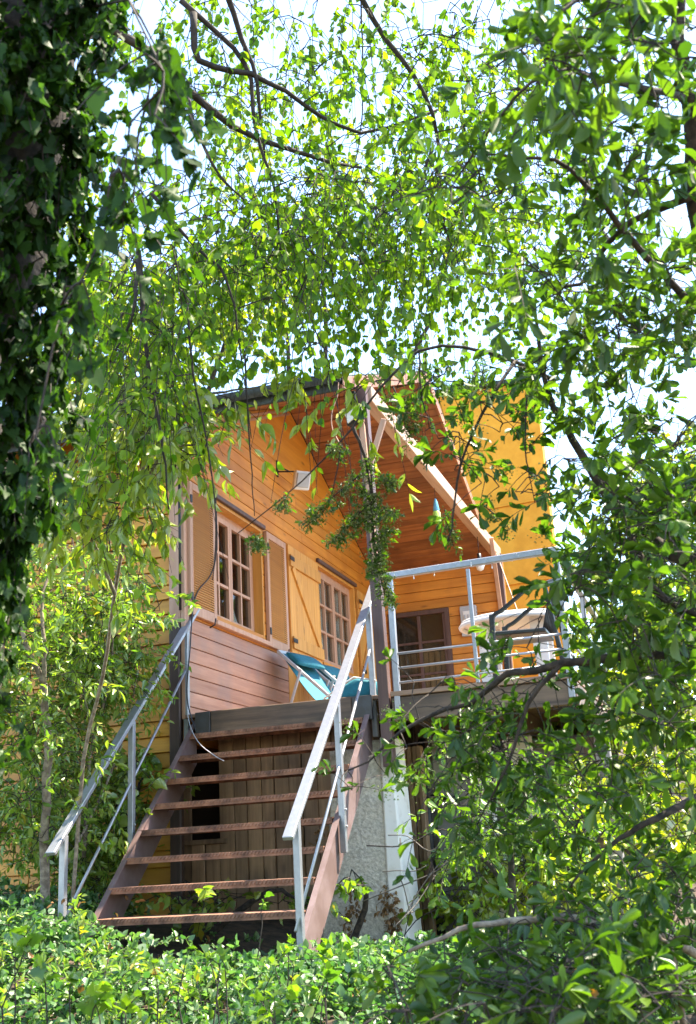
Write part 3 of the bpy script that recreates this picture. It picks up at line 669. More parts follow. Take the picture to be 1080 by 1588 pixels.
ch = thing('garden_chair', (-1.25, 8.5, DZ), 'dark grey plastic armchair with a curved arm at the railing', 'chair')
def C_(x, y, z): return Vector((-1.0+(x+1.0)*0.84, y, DZ+z))
# the chair looks left to the table: arms sweep up into the rounded back rail
armpath = lambda yy: curve_pts([C_(-1.60, yy, 0.44), C_(-1.585, yy, 0.56), C_(-1.50, yy, 0.60), C_(-1.36, yy, 0.68), C_(-1.22, yy, 0.755), C_(-1.06, yy, 0.765)], 20)
for yy in (8.32, 8.86):
    pp = armpath(yy); a = MB()
    for i in range(len(pp)-1): a.beam(pp[i], pp[i+1]+(pp[i+1]-pp[i])*0.08, 0.042, 0.024)
    a.build('arm_rest', M_DGREY, ch)
    beam('leg', C_(-1.62, yy, 0), C_(-1.60, yy, 0.575), 0.04, 0.04, M_DGREY, ch, 0.006)
    beam('leg', C_(-0.97, yy, 0), C_(-1.08, yy, 0.755), 0.035, 0.035, M_DGREY, ch, 0.006)
bk = curve_pts([C_(-1.06, 8.32, 0.765), C_(-1.0, 8.42, 0.80), C_(-0.985, 8.59, 0.82), C_(-1.0, 8.76, 0.80), C_(-1.06, 8.86, 0.765)], 16); a = MB()
for i in range(len(bk)-1): a.beam(bk[i], bk[i+1]+(bk[i+1]-bk[i])*0.08, 0.03, 0.05)
a.build('back_rail', M_DGREY, ch)
for yy in (8.40, 8.48, 8.56, 8.64, 8.72, 8.80): tube('back_slat', curve_pts([C_(-1.02, yy, 0.79), C_(-1.08, yy, 0.62), C_(-1.14, yy, 0.44)], 6), 0.011, M_DGREY, ch, 6)
MB().prism([C_(-1.62, 8.33, 0.41), C_(-1.12, 8.36, 0.40), C_(-1.12, 8.82, 0.40), C_(-1.62, 8.85, 0.41)], (0, 0, 0.035)).build('seat', M_DGREY, ch, 0.008)

fb = thing('fuse_box', (-2.79, BY-0.05, 2.66), 'grey fuse box on the porch end wall beside the glazed door', 'fuse box')
box('box_body', (-2.90, BY-0.07, 2.64), (-2.68, BY-0.004, 3.04), M_LGREY, fb, 0.008)
box('door_panel', (-2.86, BY-0.078, 2.80), (-2.72, BY-0.071, 2.97), M_PLAST, fb, 0.004)
for k in range(3): box('switch', (-2.85+k*0.045, BY-0.088, 2.86), (-2.825+k*0.045, BY-0.079, 2.92), M_LGREY, fb, 0.002)

fl = thing('floodlight', (WX+0.02, 10.35, 4.05), 'white wall floodlight on a bracket high on the gable wall', 'lamp')
box('wall_plate', (WX, 10.335, 3.97), (WX+0.014, 10.365, 4.16), M_BLACK, fl, 0.002)
tube('bracket', [(WX+0.01, 10.35, 4.03), (WX+0.22, 10.45, 4.03)], 0.009, M_BLACK, fl)
tube('bracket', [(WX+0.01, 10.35, 4.10), (WX+0.12, 10.40, 4.035)], 0.007, M_BLACK, fl)
hd = MB(); c0 = Vector((WX+0.24, 10.45, 3.93)); hd.beam(c0+Vector((0.03, -0.02, 0.09)), c0+Vector((-0.03, 0.04, -0.10)), 0.19, 0.07, (0.7, -0.6, -0.35)); hd.build('lamp_head', M_PLAST, fl, 0.012)
MB().beam(c0+Vector((0.050, -0.042, 0.055)), c0+Vector((0.004, 0.006, -0.085)), 0.15, 0.02, (0.7, -0.6, -0.35)).build('lamp_glass', M_LGREY, fl, 0.004)

sp = thing('spotlight', (PX-0.06, PY-0.1, 3.42), 'small black spotlight under the eave at the porch post', 'lamp')
c1 = Vector((PX-0.07, PY-0.13, 3.44))
MB().beam(c1+Vector((-0.02, 0.02, 0.09)), c1+Vector((0.02, -0.02, -0.07)), 0.15, 0.07, (-0.3, -0.9, -0.2)).build('lamp_head', M_BLACK, sp, 0.01)
MB().beam(c1+Vector((-0.03, -0.03, 0.055)), c1+Vector((0.0, -0.055, -0.05)), 0.11, 0.012, (-0.3, -0.9, -0.2)).build('lamp_glass', M_PLAST, sp, 0.003)
box('bracket', (PX-0.14, PY-0.11, 3.53), (PX-0.06, PY-0.055, 3.68), M_BLACK, sp, 0.004)

la = thing('lantern', (-2.37, 10.5, 3.2), 'small hanging lantern of green and blue glass under the tie beam', 'lantern')
LC = Vector((-2.37, 10.5, 3.24))
MB().lathe(LC, [(0.001, -0.01), (0.040, -0.01), (0.043, 0.01), (0.043, 0.10), (0.032, 0.115)], 10).build('lower_glass', M_LANTG, la, 0, True)
MB().lathe(LC, [(0.032, 0.116), (0.036, 0.13), (0.024, 0.20), (0.012, 0.25), (0.002, 0.26)], 10).build('upper_glass', M_LANTB, la, 0, True)
tube('hanger', [LC+Vector((0, 0, 0.25)), LC+Vector((0, 0, 0.375))], 0.003, M_BLACK, la, 5)

lb = thing('pendant_bulb', (-2.34, 12.6, 3.2), 'bare clear bulb hanging from the tie beam near the end wall', 'bulb')
BC = Vector((-2.36, 12.6, 3.24))
tube('cord', [BC+Vector((0, 0, 0.17)), BC+Vector((0, 0, 0.385))], 0.004, M_BLACK, lb, 5)
MB().lathe(BC, [(0.001, -0.05), (0.04, -0.03), (0.055, 0.02), (0.03, 0.08), (0.022, 0.09)], 12).build('bulb_glass', M_PLAST, lb, 0, True)
MB().lathe(BC, [(0.024, 0.09), (0.026, 0.17), (0.004, 0.175)], 10).build('socket', M_BLACK, lb, 0, True)

o = tube('hanging_cable', curve_pts([(-2.42, 7.58, 3.64), (-2.43, 7.56, 3.50), (-2.48, 7.55, 3.36), (-2.485, 7.555, 3.22), (-2.42, 7.56, 3.06)], 16), 0.0045, W_TRIM)
tag(o, 'pale loose cable dangling from the front eave', 'cable')
o = tube('black_cable', curve_pts([(WX+0.03, 8.70, 3.3), (WX+0.05, 8.66, 2.75), (WX+0.06, 8.5, 2.45), (WX+0.05, 8.2, 2.18), (-4.0, 8.05, 1.7), (-4.02, 8.03, 1.3), (-3.9, 7.95, 1.0)], 30), 0.006, M_BLACK)
tag(o, 'thin black cable hanging past the louvred shutter to the stair head', 'cable')
o = tube('pale_cord', curve_pts([(-4.0, 8.06, 1.95), (-4.03, 8.06, 1.5), (-4.0, 8.0, 1.15), (-3.85, 7.86, 0.93), (-3.66, 7.74, 0.80), (-3.55, 7.7, 0.74)], 24), 0.0035, M_LGREY)
tag(o, 'pale grey cord trailing over the top treads at the left stringer', 'cord')
o = beam('rope_stay', (-2.25, 13.2, 3.55), (-1.95, 12.8, 2.5), 0.015, 0.015, W_TRIM, None)
tag(o, 'pale thin batten leaning against the yellow wall by the table', 'batten')

# ------------------------------------------------------------------ plants
def leaf_shape(kind):
    if kind == 'ovate':
        L = [(0.0, 0.0, 0.0), (0.30, 0.14, 0.05), (0.39, 0.40, 0.07), (0.24, 0.74, 0.03), (0.0, 1.0, -0.08), (-0.24, 0.74, 0.03), (-0.39, 0.40, 0.07), (-0.30, 0.14, 0.05), (0.0, 0.45, -0.03)]
    elif kind == 'obovate':
        L = [(0.0, 0.0, 0.0), (0.09, 0.25, 0.02), (0.19, 0.6, 0.05), (0.17, 0.85, 0.03), (0.0, 1.0, -0.07), (-0.17, 0.85, 0.03), (-0.19, 0.6, 0.05), (-0.09, 0.25, 0.02), (0.0, 0.6, -0.02)]
    elif kind == 'lance':
        L = [(0.0, 0.0, 0.0), (0.14, 0.2, 0.03), (0.19, 0.42, 0.04), (0.12, 0.72, 0.0), (0.0, 1.0, -0.14), (-0.12, 0.72, 0.0), (-0.19, 0.42, 0.04), (-0.14, 0.2, 0.03), (0.0, 0.45, -0.02)]
    else:   # ivy, five lobes
        L = [(0.0, 0.0, 0.0), (0.26, -0.05, 0.02), (0.47, 0.14, -0.03), (0.36, 0.33, 0.04), (0.36, 0.50, 0.0), (0.18, 0.68, 0.03), (0.0, 1.0, -0.08),
             (-0.18, 0.68, 0.03), (-0.36, 0.50, 0.0), (-0.36, 0.33, 0.04), (-0.47, 0.14, -0.03), (-0.26, -0.05, 0.02), (0.0, 0.36, -0.02)]
    k = len(L)-1
    return np.array(L, float), np.array([(i, (i+1) % k, k) for i in range(k)])
SHAPES = {k: leaf_shape(k) for k in ('ovate', 'obovate', 'lance', 'ivy')}

def np_mesh(name, V, Fc, smooth=False):
    me = bpy.data.meshes.new(name); nf = len(Fc)
    me.vertices.add(len(V)); me.vertices.foreach_set('co', V.astype(np.float32).ravel())
    me.loops.add(nf*3); me.loops.foreach_set('vertex_index', Fc.astype(np.int32).ravel())
    me.polygons.add(nf); me.polygons.foreach_set('loop_start', np.arange(0, nf*3, 3, dtype=np.int32))
    try: me.polygons.foreach_set('loop_total', np.full(nf, 3, dtype=np.int32))
    except Exception: pass
    if smooth: me.polygons.foreach_set('use_smooth', np.ones(nf, dtype=bool))
    me.update(calc_edges=True); me.validate()
    return me

def unit(v): return v/np.maximum(1e-9, np.linalg.norm(v, axis=-1, keepdims=True))
NRT, NDN, NFW = (np.array(v) for v in (RT, DN, FW))

class Plant:
    """a plant: skeleton branches, twigs, sprays of leaves; the leaves that show largest become leaf objects"""
    def __init__(s, name, base, label, shape, leaf_mat, twig_mat=M_TWIG, cat='shrub', group=None, bark=M_BARK):
        s.root = thing(name, base, label, cat, group); s.base = np.array(base, float); s.shape = shape; s.lm = leaf_mat; s.tm = twig_mat; s.bark = bark
        s.pos = []; s.mat = []; s.nodes = []; s.nrad = []; s.tw = MB(); s.seed = []
    def branch(s, ctrl, r0, r1, name='branch', n=16, mat=None, sides=7, node=True):
        P = curve_pts(ctrl, n); m_ = len(P)
        wob = [p + Vector((random.gauss(0, 1), random.gauss(0, 1), random.gauss(0, 1)))*r0*0.22*(0 if i in (0, m_-1) else 1) for i, p in enumerate(P)]
        rad = [r0+(r1-r0)*i/(m_-1) for i in range(m_)]
        MB().tube(wob, rad, sides).build(name, mat or s.bark, s.root, 0, True)
        if node:
            for p in wob: s.nodes.append(np.array(p))
        return wob
    def pbranch(s, pix, r0, r1, **k): return s.branch([at(*p) for p in pix], r0, r1, **k)
    def spray(s, p, d, length, n, size, droop=0.3, hang=0.0, whorl=False, connect=True, spread=0.9, up=0.6, tw=0.0022, maxc=1.3):
        p = np.array(p, float); d = unit(np.array(d, float)); t = np.linspace(0, 1, 5)
        ax = p + d*length*t[:, None] + np.array([0, 0, -1.0])*droop*length*(t**2)[:, None]
        if connect and s.nodes:
            N = np.array(s.nodes); dd = np.linalg.norm(N-p, axis=1) + 0.3*np.maximum(0, p[2]-N[:, 2]); j = int(np.argmin(dd))
            if dd[j] < maxc:
                q = N[j]; mid = (p+q)/2 + np.array([0, 0, 0.12*dd[j]]) + rng.normal(0, 0.05, 3)*dd[j]
                s.tw.tube([q, mid, p], [tw*1.6, tw*1.3, tw*1.1], 4, False); s.nodes.append(p); s.nodes.append(mid)
        s.tw.tube([tuple(a) for a in ax], [tw*1.2, tw, tw*0.9, tw*0.7, tw*0.5], 3, False)
        if whorl:      # leaves gathered toward the tips
            u = 1-np.abs(rng.normal(0, 0.22, n)); u = np.clip(u, 0.05, 1)
        else: u = np.sort(rng.uniform(0.08, 1.0, n))
        i0 = np.clip((u*4).astype(int), 0, 3); f = (u*4-i0)[:, None]
        P = ax[i0]*(1-f)+ax[i0+1]*f; T = unit(ax[i0+1]-ax[i0])
        side = unit(np.cross(T, rng.normal(0, 1, (n, 3))))
        D = unit(T*0.55+side*spread+np.array([0, 0, -hang])+rng.normal(0, 0.18, (n, 3)))
        Nn = np.array([0, 0, up])+rng.normal(0, 0.55, (n, 3)); Nn = unit(Nn-D*np.sum(Nn*D, 1, keepdims=True))
        X = np.cross(D, Nn); sc = size*np.clip(rng.lognormal(-0.08, 0.27, n), 0.45, 1.5)[:, None]
        s.pos.append(P); s.mat.append(np.stack([X*sc*rng.uniform(0.75, 1.15, n)[:, None], D*sc, Nn*sc*rng.uniform(-1.2, 3.6, n)[:, None]], axis=2))
        return ax[-1]
    def seeds(s, p, n, r, size=0.006, stretch=(1, 1, 1)):
        s.seed.append((np.array(p)+rng.normal(0, r, (n, 3))*np.array(stretch), size))
    def blob(s, x, y, rx, ry, d0, d1, n, leaves, length, size, dirbias=(0, 0, 0), uniform=False, seedp=0.0, **k):
        for _ in range(n):
            if uniform: gx, gy = random.uniform(-1, 1), random.uniform(-1, 1)
            else:
                while True:
                    gx, gy = random.gauss(0, 0.5), random.gauss(0, 0.5)
                    if gx*gx+gy*gy < 1.2: break
            p = at(x+gx*rx, y+gy*ry, random.uniform(d0, d1))
            d = rng.normal(0, 1, 3)*np.array([1, 1, 0.6])+np.array(dirbias)*2
            e = s.spray(p, d, length*random.uniform(0.6, 1.3), max(2, int(leaves*random.uniform(0.6, 1.3))), size, **k)
            if random.random() < seedp: s.seeds(e, 40, 0.022)
    def finish(s, nobj=250):
        P = np.concatenate(s.pos); M = np.concatenate(s.mat); V, Fc = SHAPES[s.shape]
        ctr = P+M[:, :, 1]*0.5
        dep = ctr@NFW; u = 540+FPX*(ctr@NRT)/np.maximum(dep, 0.05); v = 794+FPX*(ctr@NDN)/np.maximum(dep, 0.05)
        keep = dep > 1.9
        P, M, dep, u, v = P[keep], M[keep], dep[keep], u[keep], v[keep]
        size = np.linalg.norm(M[:, :, 1], axis=1)*FPX/dep
        vis = (u > 0) & (u < 1080) & (v > 0) & (v < 1588)
        face = np.abs(unit(M[:, :, 2])@NFW)*0.6+0.4
        order = np.argsort(-(size*face*vis)); pick = order[:nobj]; rest = np.ones(len(P), bool); rest[pick] = False
        me = np_mesh('leaf', V, Fc); me.materials.append(s.lm)
        for i in pick:
            o = bpy.data.objects.new('leaf', me); C.objects.link(o); o.parent = s.root
            A = M[i]; q = P[i]-s.base
            o.matrix_basis = Matrix(((A[0,0], A[0,1], A[0,2], q[0]), (A[1,0], A[1,1], A[1,2], q[1]), (A[2,0], A[2,1], A[2,2], q[2]), (0, 0, 0, 1)))
        Pr, Mr = P[rest], M[rest]; n = len(Pr); nv = len(V)
        VV = np.einsum('nij,vj->nvi', Mr, V)+Pr[:, None, :]-s.base
        FF = (Fc[None]+(np.arange(n)*nv)[:, None, None]).reshape(-1, 3)
        me2 = np_mesh('foliage', VV.reshape(-1, 3), FF); me2.materials.append(s.lm)
        stuff(link('foliage', me2, s.root))
        if s.tw.f: stuff(s.tw.build('twigs', s.tm, s.root, 0, False))
        if s.seed:
            SV = np.array([(1,0,-.7), (-1,0,-.7), (0,1,.7), (0,-1,.7)]); SF = np.array([(0,1,2), (0,3,1), (0,2,3), (1,3,2)])
            Q = np.concatenate([a for a, b_ in s.seed]); sz = np.concatenate([np.full(len(a), b_) for a, b_ in s.seed])*rng.uniform(0.5, 1.2, sum(len(a) for a, b_ in s.seed))
            VV = SV[None]*sz[:, None, None]*0.6+Q[:, None, :]-s.base
            FF = (SF[None]+(np.arange(len(Q))*4)[:, None, None]).reshape(-1, 3)
            me3 = np_mesh('flower_clusters', VV.reshape(-1, 3), FF); me3.materials.append(M_SEED)
            stuff(link('flower_clusters', me3, s.root))
        print('plant', s.root.name, 'leaves', len(P), 'objs', len(pick))

# --- ivy-clad tree at the left
b0 = at(-330, 1560, 3.0); b0.z = gz(b0.x, b0.y)
iv = Plant('ivy_covered_tree', b0, 'dark leaning tree trunk smothered in ivy at the left edge', 'ivy', L_IVY, cat='tree')
trunk = iv.branch([b0, at(-240, 1250, 3.05), at(-120, 800, 3.1), at(-20, 350, 3.15), at(70, -60, 3.2), at(150, -500, 3.4)], 0.24, 0.15, 'trunk', 24, sides=12)
iv.pbranch([(100, 60, 3.0), (125, 20, 2.9), (150, -60, 2.9)], 0.035, 0.03, mat=M_PALEB)
for _ in range(1250):
    y_ = random.uniform(-200, 1330)
    edge = np.interp(y_, [-170, 0, 150, 300, 450, 600, 800, 1000, 1180, 1330], [195, 182, 158, 132, 108, 92, 55, 8, -35, -100])
    cx = np.interp(y_, [-170, 800, 1330], [90, -120, -260])
    x_ = random.uniform(max(cx-150, -160), edge) if random.random() < 0.85 else random.gauss(edge-10, 14)
    fr = (x_-cx)/max(30, edge-cx); dd = 3.05 - 0.30*math.sqrt(max(0, 1-min(1, abs(fr))**2)) + random.uniform(-0.03, 0.1)
    iv.spray(at(x_, y_, dd), (random.gauss(0, 0.5)+0.1, -0.6+random.gauss(0, 0.4), -0.7+random.gauss(0, 0.4)), random.uniform(0.07, 0.16), random.randint(7, 12), 0.041, droop=0.5, hang=0.9, up=0.2, spread=0.6, connect=False)
for (x, y, rx, ry, n_) in ((240, 100, 38, 90, 17), (200, 270, 30, 90, 12), (120, 450, 28, 90, 10), (60, 680, 20, 80, 6)):
    iv.blob(x, y, rx, ry, 2.3, 2.8, n_, 9, 0.16, 0.042, dirbias=(0, 0, -0.8), droop=0.4, hang=0.9, up=0.2)
iv.finish(290)

# --- tree overhead: limbs come in from the trunk at the left, twigs hang down
b1 = at(-240, 1500, 4.6); b1.z = gz(b1.x, b1.y)
bt = Plant('weeping_tree', b1, 'tall tree overhead with thin hanging twigs and small light green leaves', 'ovate', L_BIRCH, cat='tree')
bt.branch([b1, at(-230, 900, 4.7), at(-180, 300, 4.8), at(-100, -100, 5.0), at(0, -400, 5.3)], 0.16, 0.08, 'trunk', 18, mat=M_BARK, sides=10)
BR = [([(-180, 300, 4.8), (0, 120, 4.8), (170, 45, 4.9), (290, 140, 5.0), (360, 195, 5.2), (460, 235, 5.5), (560, 260, 5.9)], 0.032, 0.008),
      ([(300, 20, 5.0), (308, 95, 5.0), (390, 115, 5.1), (470, 160, 5.2), (560, 205, 5.4), (680, 170, 5.6)], 0.018, 0.006),
      ([(280, 0, 5.0), (380, 100, 5.1), (395, 200, 5.1), (425, 290, 5.1), (440, 420, 5.2)], 0.014, 0.004),
      ([(345, -40, 5.0), (375, 60, 5.1), (400, 130, 5.1), (410, 250, 5.2)], 0.016, 0.006),
      ([(540, -40, 5.3), (600, 60, 5.4), (660, 150, 5.4), (680, 230, 5.5), (670, 300, 5.5), (650, 370, 5.5)], 0.016, 0.004),
      ([(670, 230, 5.5), (645, 320, 5.4), (655, 400, 5.4)], 0.009, 0.003),
      ([(680, 260, 5.5), (690, 350, 5.4), (720, 430, 5.4)], 0.008, 0.003),
      ([(290, 140, 5.0), (300, 190, 4.9), (340, 270, 4.9), (400, 330, 5.0)], 0.012, 0.003),
      ([(235, 300, 4.9), (300, 380, 4.9), (350, 430, 4.8), (372, 540, 4.8), (390, 680, 4.8)], 0.010, 0.002),
      ([(215, 390, 4.7), (225, 520, 4.6), (235, 600, 4.6), (255, 700, 4.6), (262, 790, 4.6)], 0.012, 0.003),
      ([(215, 400, 4.7), (205, 490, 4.6), (165, 570, 4.6)], 0.010, 0.003),
      ([(290, 470, 4.6), (300, 580, 4.5), (320, 680, 4.5), (335, 800, 4.5), (330, 900, 4.5)], 0.006, 0.002),
      ([(380, 550, 4.9), (385, 650, 4.9), (390, 720, 4.9), (395, 800, 4.9)], 0.005, 0.002),
      ([(540, 420, 5.4), (620, 380, 5.4), (730, 330, 5.5), (800, 250, 5.6)], 0.006, 0.004),
      ([(700, 170, 5.7), (800, 180, 5.9), (900, 200, 6.0)], 0.010, 0.005),
      ([(560, -30, 6.5), (560, 200, 6.5), (520, 350, 6.4)], 0.006, 0.002),
      ([(0, -150, 5.2), (200, -100, 5.5), (420, -60, 5.8), (640, -80, 6.2), (860, -40, 6.6)], 0.03, 0.012)]
for pix, r0, r1 in BR: bt.pbranch(pix, r0, r1, mat=M_TWIG if r0 < 0.03 else M_BARK)
HG = dict(droop=0.8, hang=0.5, up=0.25, tw=0.0021, spread=0.8)
for (x, y, rx, ry, d0, d1, n_) in (
    (620, 310, 230, 115, 4.8, 6.8, 130), (430, 365, 190, 105, 4.6, 6.2, 115), (220, 450, 110, 120, 4.4, 5.6, 62),
    (300, 230, 200, 170, 4.8, 6.4, 34), (480, 120, 220, 130, 5.0, 7.0, 42), (720, 150, 180, 140, 5.0, 7.0, 62),
    (620, 30, 260, 90, 5.2, 7.2, 38), (330, 20, 220, 100, 5.0, 6.4, 30), (840, 330, 130, 150, 5.2, 7.0, 30),
    (470, 540, 70, 30, 4.5, 4.9, 4), (210, 600, 65, 60, 4.3, 5.0, 10), (660, 420, 90, 50, 5.0, 6.0, 12), (900, 60, 200, 140, 5.5, 7.2, 36),
    (540, -200, 700, 130, 5.0, 7.5, 70)):
    bt.blob(x, y, rx, ry, d0, d1, int(n_*1.6), 16, 0.44, 0.042, dirbias=(0, 0, -0.5), **HG)
for k in range(len(bt.pos)):       # keep the hanging twigs thin in front of the gable
    P_ = bt.pos[k]; dp = P_@NFW; u_ = 540+FPX*(P_@NRT)/dp; v_ = 794+FPX*(P_@NDN)/dp
    cut = (u_ > 330) & (u_ < 620) & (v_ > 575+0.25*(620-u_)*0.2) & (rng.random(len(P_)) < 0.8)
    cut |= (u_ > 270) & (u_ < 620) & (v_ > 730)
    bt.pos[k] = P_[~cut]; bt.mat[k] = bt.mat[k][~cut]
bt.finish(290)

# --- trees farther back, sunlit, behind and beside the cabin
def back_tree(label, base_px, d, h, blobs, mat=L_BACK, size=0.10, n_leaf=26):
    p = at(base_px, 1150, d); p.z = gz(p.x, p.y); pl = Plant('background_tree', p, label, 'ovate', mat, cat='tree', group='trees behind the cabin')
    top = at(*blobs[0][:2], d+0.2)
    pl.branch([p, p.lerp(top, 0.4)+Vector((0.2, 0, 0.3)), top], 0.12, 0.02, 'trunk', 14, sides=9)
    for bl in blobs[1:]:
        pl.branch([p.lerp(top, 0.45), p.lerp(at(bl[0], bl[1], d), 0.75)+Vector((0, 0, 0.4)), at(bl[0], bl[1], d)], 0.07, 0.015, 'branch', 10)
    for (x, y, rx, ry, n_) in blobs:
        pl.blob(x, y, rx, ry, d-1.6, d+1.8, n_, n_leaf, 0.75, size, droop=0.4, hang=0.4, tw=0.005, up=0.4, maxc=3.5)
    pl.finish(60)
back_tree('sunlit yellow-green tree crown behind the cabin roof at the left', 160, 17, 9, [(270, 480, 130, 110, 110), (150, 560, 110, 130, 100), (370, 450, 100, 90, 60), (100, 400, 100, 120, 50), (230, 630, 110, 80, 80)])
back_tree('tall airy tree crown showing small leaves high in the middle', 480, 20, 12, [(500, 280, 180, 120, 60), (700, 360, 130, 80, 36), (440, 400, 110, 70, 40)], size=0.10)
back_tree('leafy tree standing right of the yellow wall', 980, 18, 9, [(1020, 800, 110, 130, 90), (990, 940, 110, 130, 90), (1120, 850, 140, 200, 100)])

# --- evergreen shrub with spoon-shaped leaves, right
b2 = at(1160, 1560, 3.6); b2.z = gz(b2.x, b2.y)
ev = Plant('evergreen_shrub', b2, 'big evergreen shrub with spoon-shaped leaves and arching branches at the right', 'obovate', L_EVER, cat='shrub')
ev.branch([b2, at(1140, 1200, 3.6), at(1110, 900, 3.5), at(1100, 500, 3.3), at(1075, 230, 3.1), at(1055, 100, 3.0), at(1050, -100, 3.0), at(1030, -350, 3.1)], 0.05, 0.010, 'trunk', 28, sides=10)
EB_ = [([(1110, 900, 3.5), (1000, 830, 3.6), (950, 780, 3.7), (890, 680, 3.8), (850, 600, 3.8), (830, 480, 3.8)], 0.040, 0.008),
       ([(1100, 960, 3.5), (1020, 920, 3.5), (985, 850, 3.5), (960, 780, 3.6)], 0.022, 0.012),
       ([(860, 590, 3.8), (800, 560, 3.9), (720, 538, 4.0), (650, 545, 4.0), (590, 600, 4.0), (545, 665, 4.0), (470, 745, 4.0), (368, 828, 4.0)], 0.013, 0.0025),
       ([(548, 662, 4.0), (565, 705, 4.0), (575, 760, 4.0), (580, 850, 4.0), (600, 930, 4.0)], 0.010, 0.004),
       ([(530, 690, 4.0), (510, 780, 4.0), (470, 820, 4.0)], 0.004, 0.002),
       ([(800, 560, 3.9), (760, 620, 3.8), (715, 720, 3.8), (700, 820, 3.8), (690, 850, 3.8)], 0.010, 0.003),
       ([(650, 545, 4.0), (655, 620, 4.0), (680, 680, 3.9)], 0.006, 0.002),
       ([(820, 560, 3.9), (815, 690, 3.7), (830, 780, 3.7)], 0.006, 0.002),
       ([(1120, 1040, 3.4), (1060, 1010, 3.4), (960, 1020, 3.4), (870, 1030, 3.4), (790, 1045, 3.5), (730, 1090, 3.6), (650, 1115, 3.7), (600, 1160, 3.8), (540, 1195, 3.9)], 0.030, 0.004),
       ([(870, 1030, 3.4), (820, 1090, 3.4), (790, 1180, 3.4), (740, 1280, 3.5)], 0.014, 0.003),
       ([(1100, 500, 3.3), (1000, 400, 3.2), (920, 300, 3.0), (860, 250, 2.9), (740, 240, 2.9)], 0.020, 0.004),
       ([(1060, 150, 3.0), (960, 130, 2.7), (880, 110, 2.6), (800, 150, 2.6), (700, 290, 2.8)], 0.014, 0.003),
       ([(1080, 300, 3.1), (960, 360, 3.3), (900, 440, 3.5), (820, 440, 3.6)], 0.020, 0.004),
       ([(1050, -60, 3.0), (960, -30, 2.6), (880, 10, 2.4), (830, 60, 2.4)], 0.014, 0.003),
       ([(1140, 1200, 3.6), (1040, 1260, 3.4), (960, 1300, 3.4), (880, 1380, 3.4)], 0.024, 0.005),
       ([(1150, 1520, 3.5), (1000, 1440, 3.2), (850, 1425, 3.1), (740, 1435, 3.1), (635, 1475, 3.2)], 0.024, 0.008),
       ([(1060, 1588, 2.9), (1050, 1520, 2.9), (1040, 1470, 2.9), (1005, 1440, 2.9)], 0.013, 0.006),
       ([(1160, 1560, 3.4), (1000, 1600, 2.9), (800, 1600, 2.6), (600, 1620, 2.5)], 0.03, 0.008)]
for pix, r0, r1 in EB_: ev.pbranch(pix, r0*0.68, r1*0.7, mat=M_BARK if pix[0] not in ((1150, 1520, 3.5), (1060, 1588, 2.9)) else M_PALEB)
WH = dict(whorl=True, droop=0.25, hang=0.15, up=0.6, tw=0.0017, spread=0.8)
for (x, y, rx, ry, d0, d1, n_, sp_, sz) in (
    (960, 60, 150, 120, 2.2, 3.0, 60, 0.0, 0.075), (830, 110, 110, 90, 2.4, 3.0, 24, 0.0, 0.075), (960, 250, 150, 110, 2.6, 3.4, 60, 0.05, 0.07),
    (720, 290, 90, 70, 2.7, 3.2, 22, 0.0, 0.06), (920, 430, 190, 70, 3.0, 4.0, 100, 0.35, 0.07), (980, 510, 150, 60, 3.0, 3.9, 80, 0.4, 0.07),
    (830, 560, 120, 45, 3.5, 4.1, 50, 0.3, 0.065), (680, 590, 100, 45, 3.8, 4.1, 34, 0.4, 0.06), (740, 690, 80, 110, 3.6, 4.0, 34, 0.4, 0.062),
    (820, 740, 50, 70, 3.5, 3.8, 14, 0.2, 0.065), (940, 640, 130, 90, 3.4, 4.2, 44, 0.2, 0.066), (1000, 800, 130, 140, 3.0, 4.2, 130, 0.1, 0.07),
    (980, 1000, 150, 130, 3.0, 4.2, 150, 0.1, 0.07), (1060, 900, 80, 300, 2.8, 4.4, 120, 0.05, 0.07),
    (760, 1110, 150, 80, 3.3, 3.9, 90, 0.2, 0.062), (660, 1150, 70, 60, 3.5, 4.0, 30, 0.4, 0.055), (760, 1230, 110, 100, 3.3, 3.8, 90, 0.25, 0.060),
    (555, 1200, 45, 45, 3.7, 4.0, 8, 0.2, 0.055), (960, 1220, 150, 120, 3.0, 4.4, 110, 0.05, 0.066), (1020, 1400, 130, 130, 2.8, 4.0, 130, 0.05, 0.066),
    (900, 1450, 160, 70, 2.8, 3.6, 80, 0.0, 0.066), (810, 1530, 225, 65, 2.5, 3.4, 140, 0.05, 0.066), (960, 1560, 170, 80, 2.4, 3.4, 110, 0.0, 0.068), (750, 1600, 240, 55, 2.3, 3.2, 75, 0.0, 0.064),
    (680, 1350, 40, 90, 3.4, 3.8, 5, 0.0, 0.055), (1180, 400, 100, 500, 2.8, 4.2, 90, 0.0, 0.07), (1180, 1250, 110, 350, 2.8, 4.2, 80, 0.0, 0.07), (980, -140, 180, 120, 2.3, 3.2, 50, 0, 0.075)):
    k_ = 0.95 if y > 1430 else 0.55 if y > 1180 else 0.75 if (y >= 1000 and x > 900) else (0.62 if (x > 880 and 390 < y < 650) else 1.1 if (x > 880 and 390 < y < 1180) else 0.66 if 560 < x < 880 and 540 < y < 700 else 0.5 if 560 < x < 880 and y > 540 else 0.8)
    ev.blob(x, y, rx, ry, d0, d1, max(3, int(n_*k_)), 10, 0.18, sz*0.85, seedp=sp_, maxc=0.9, **WH)
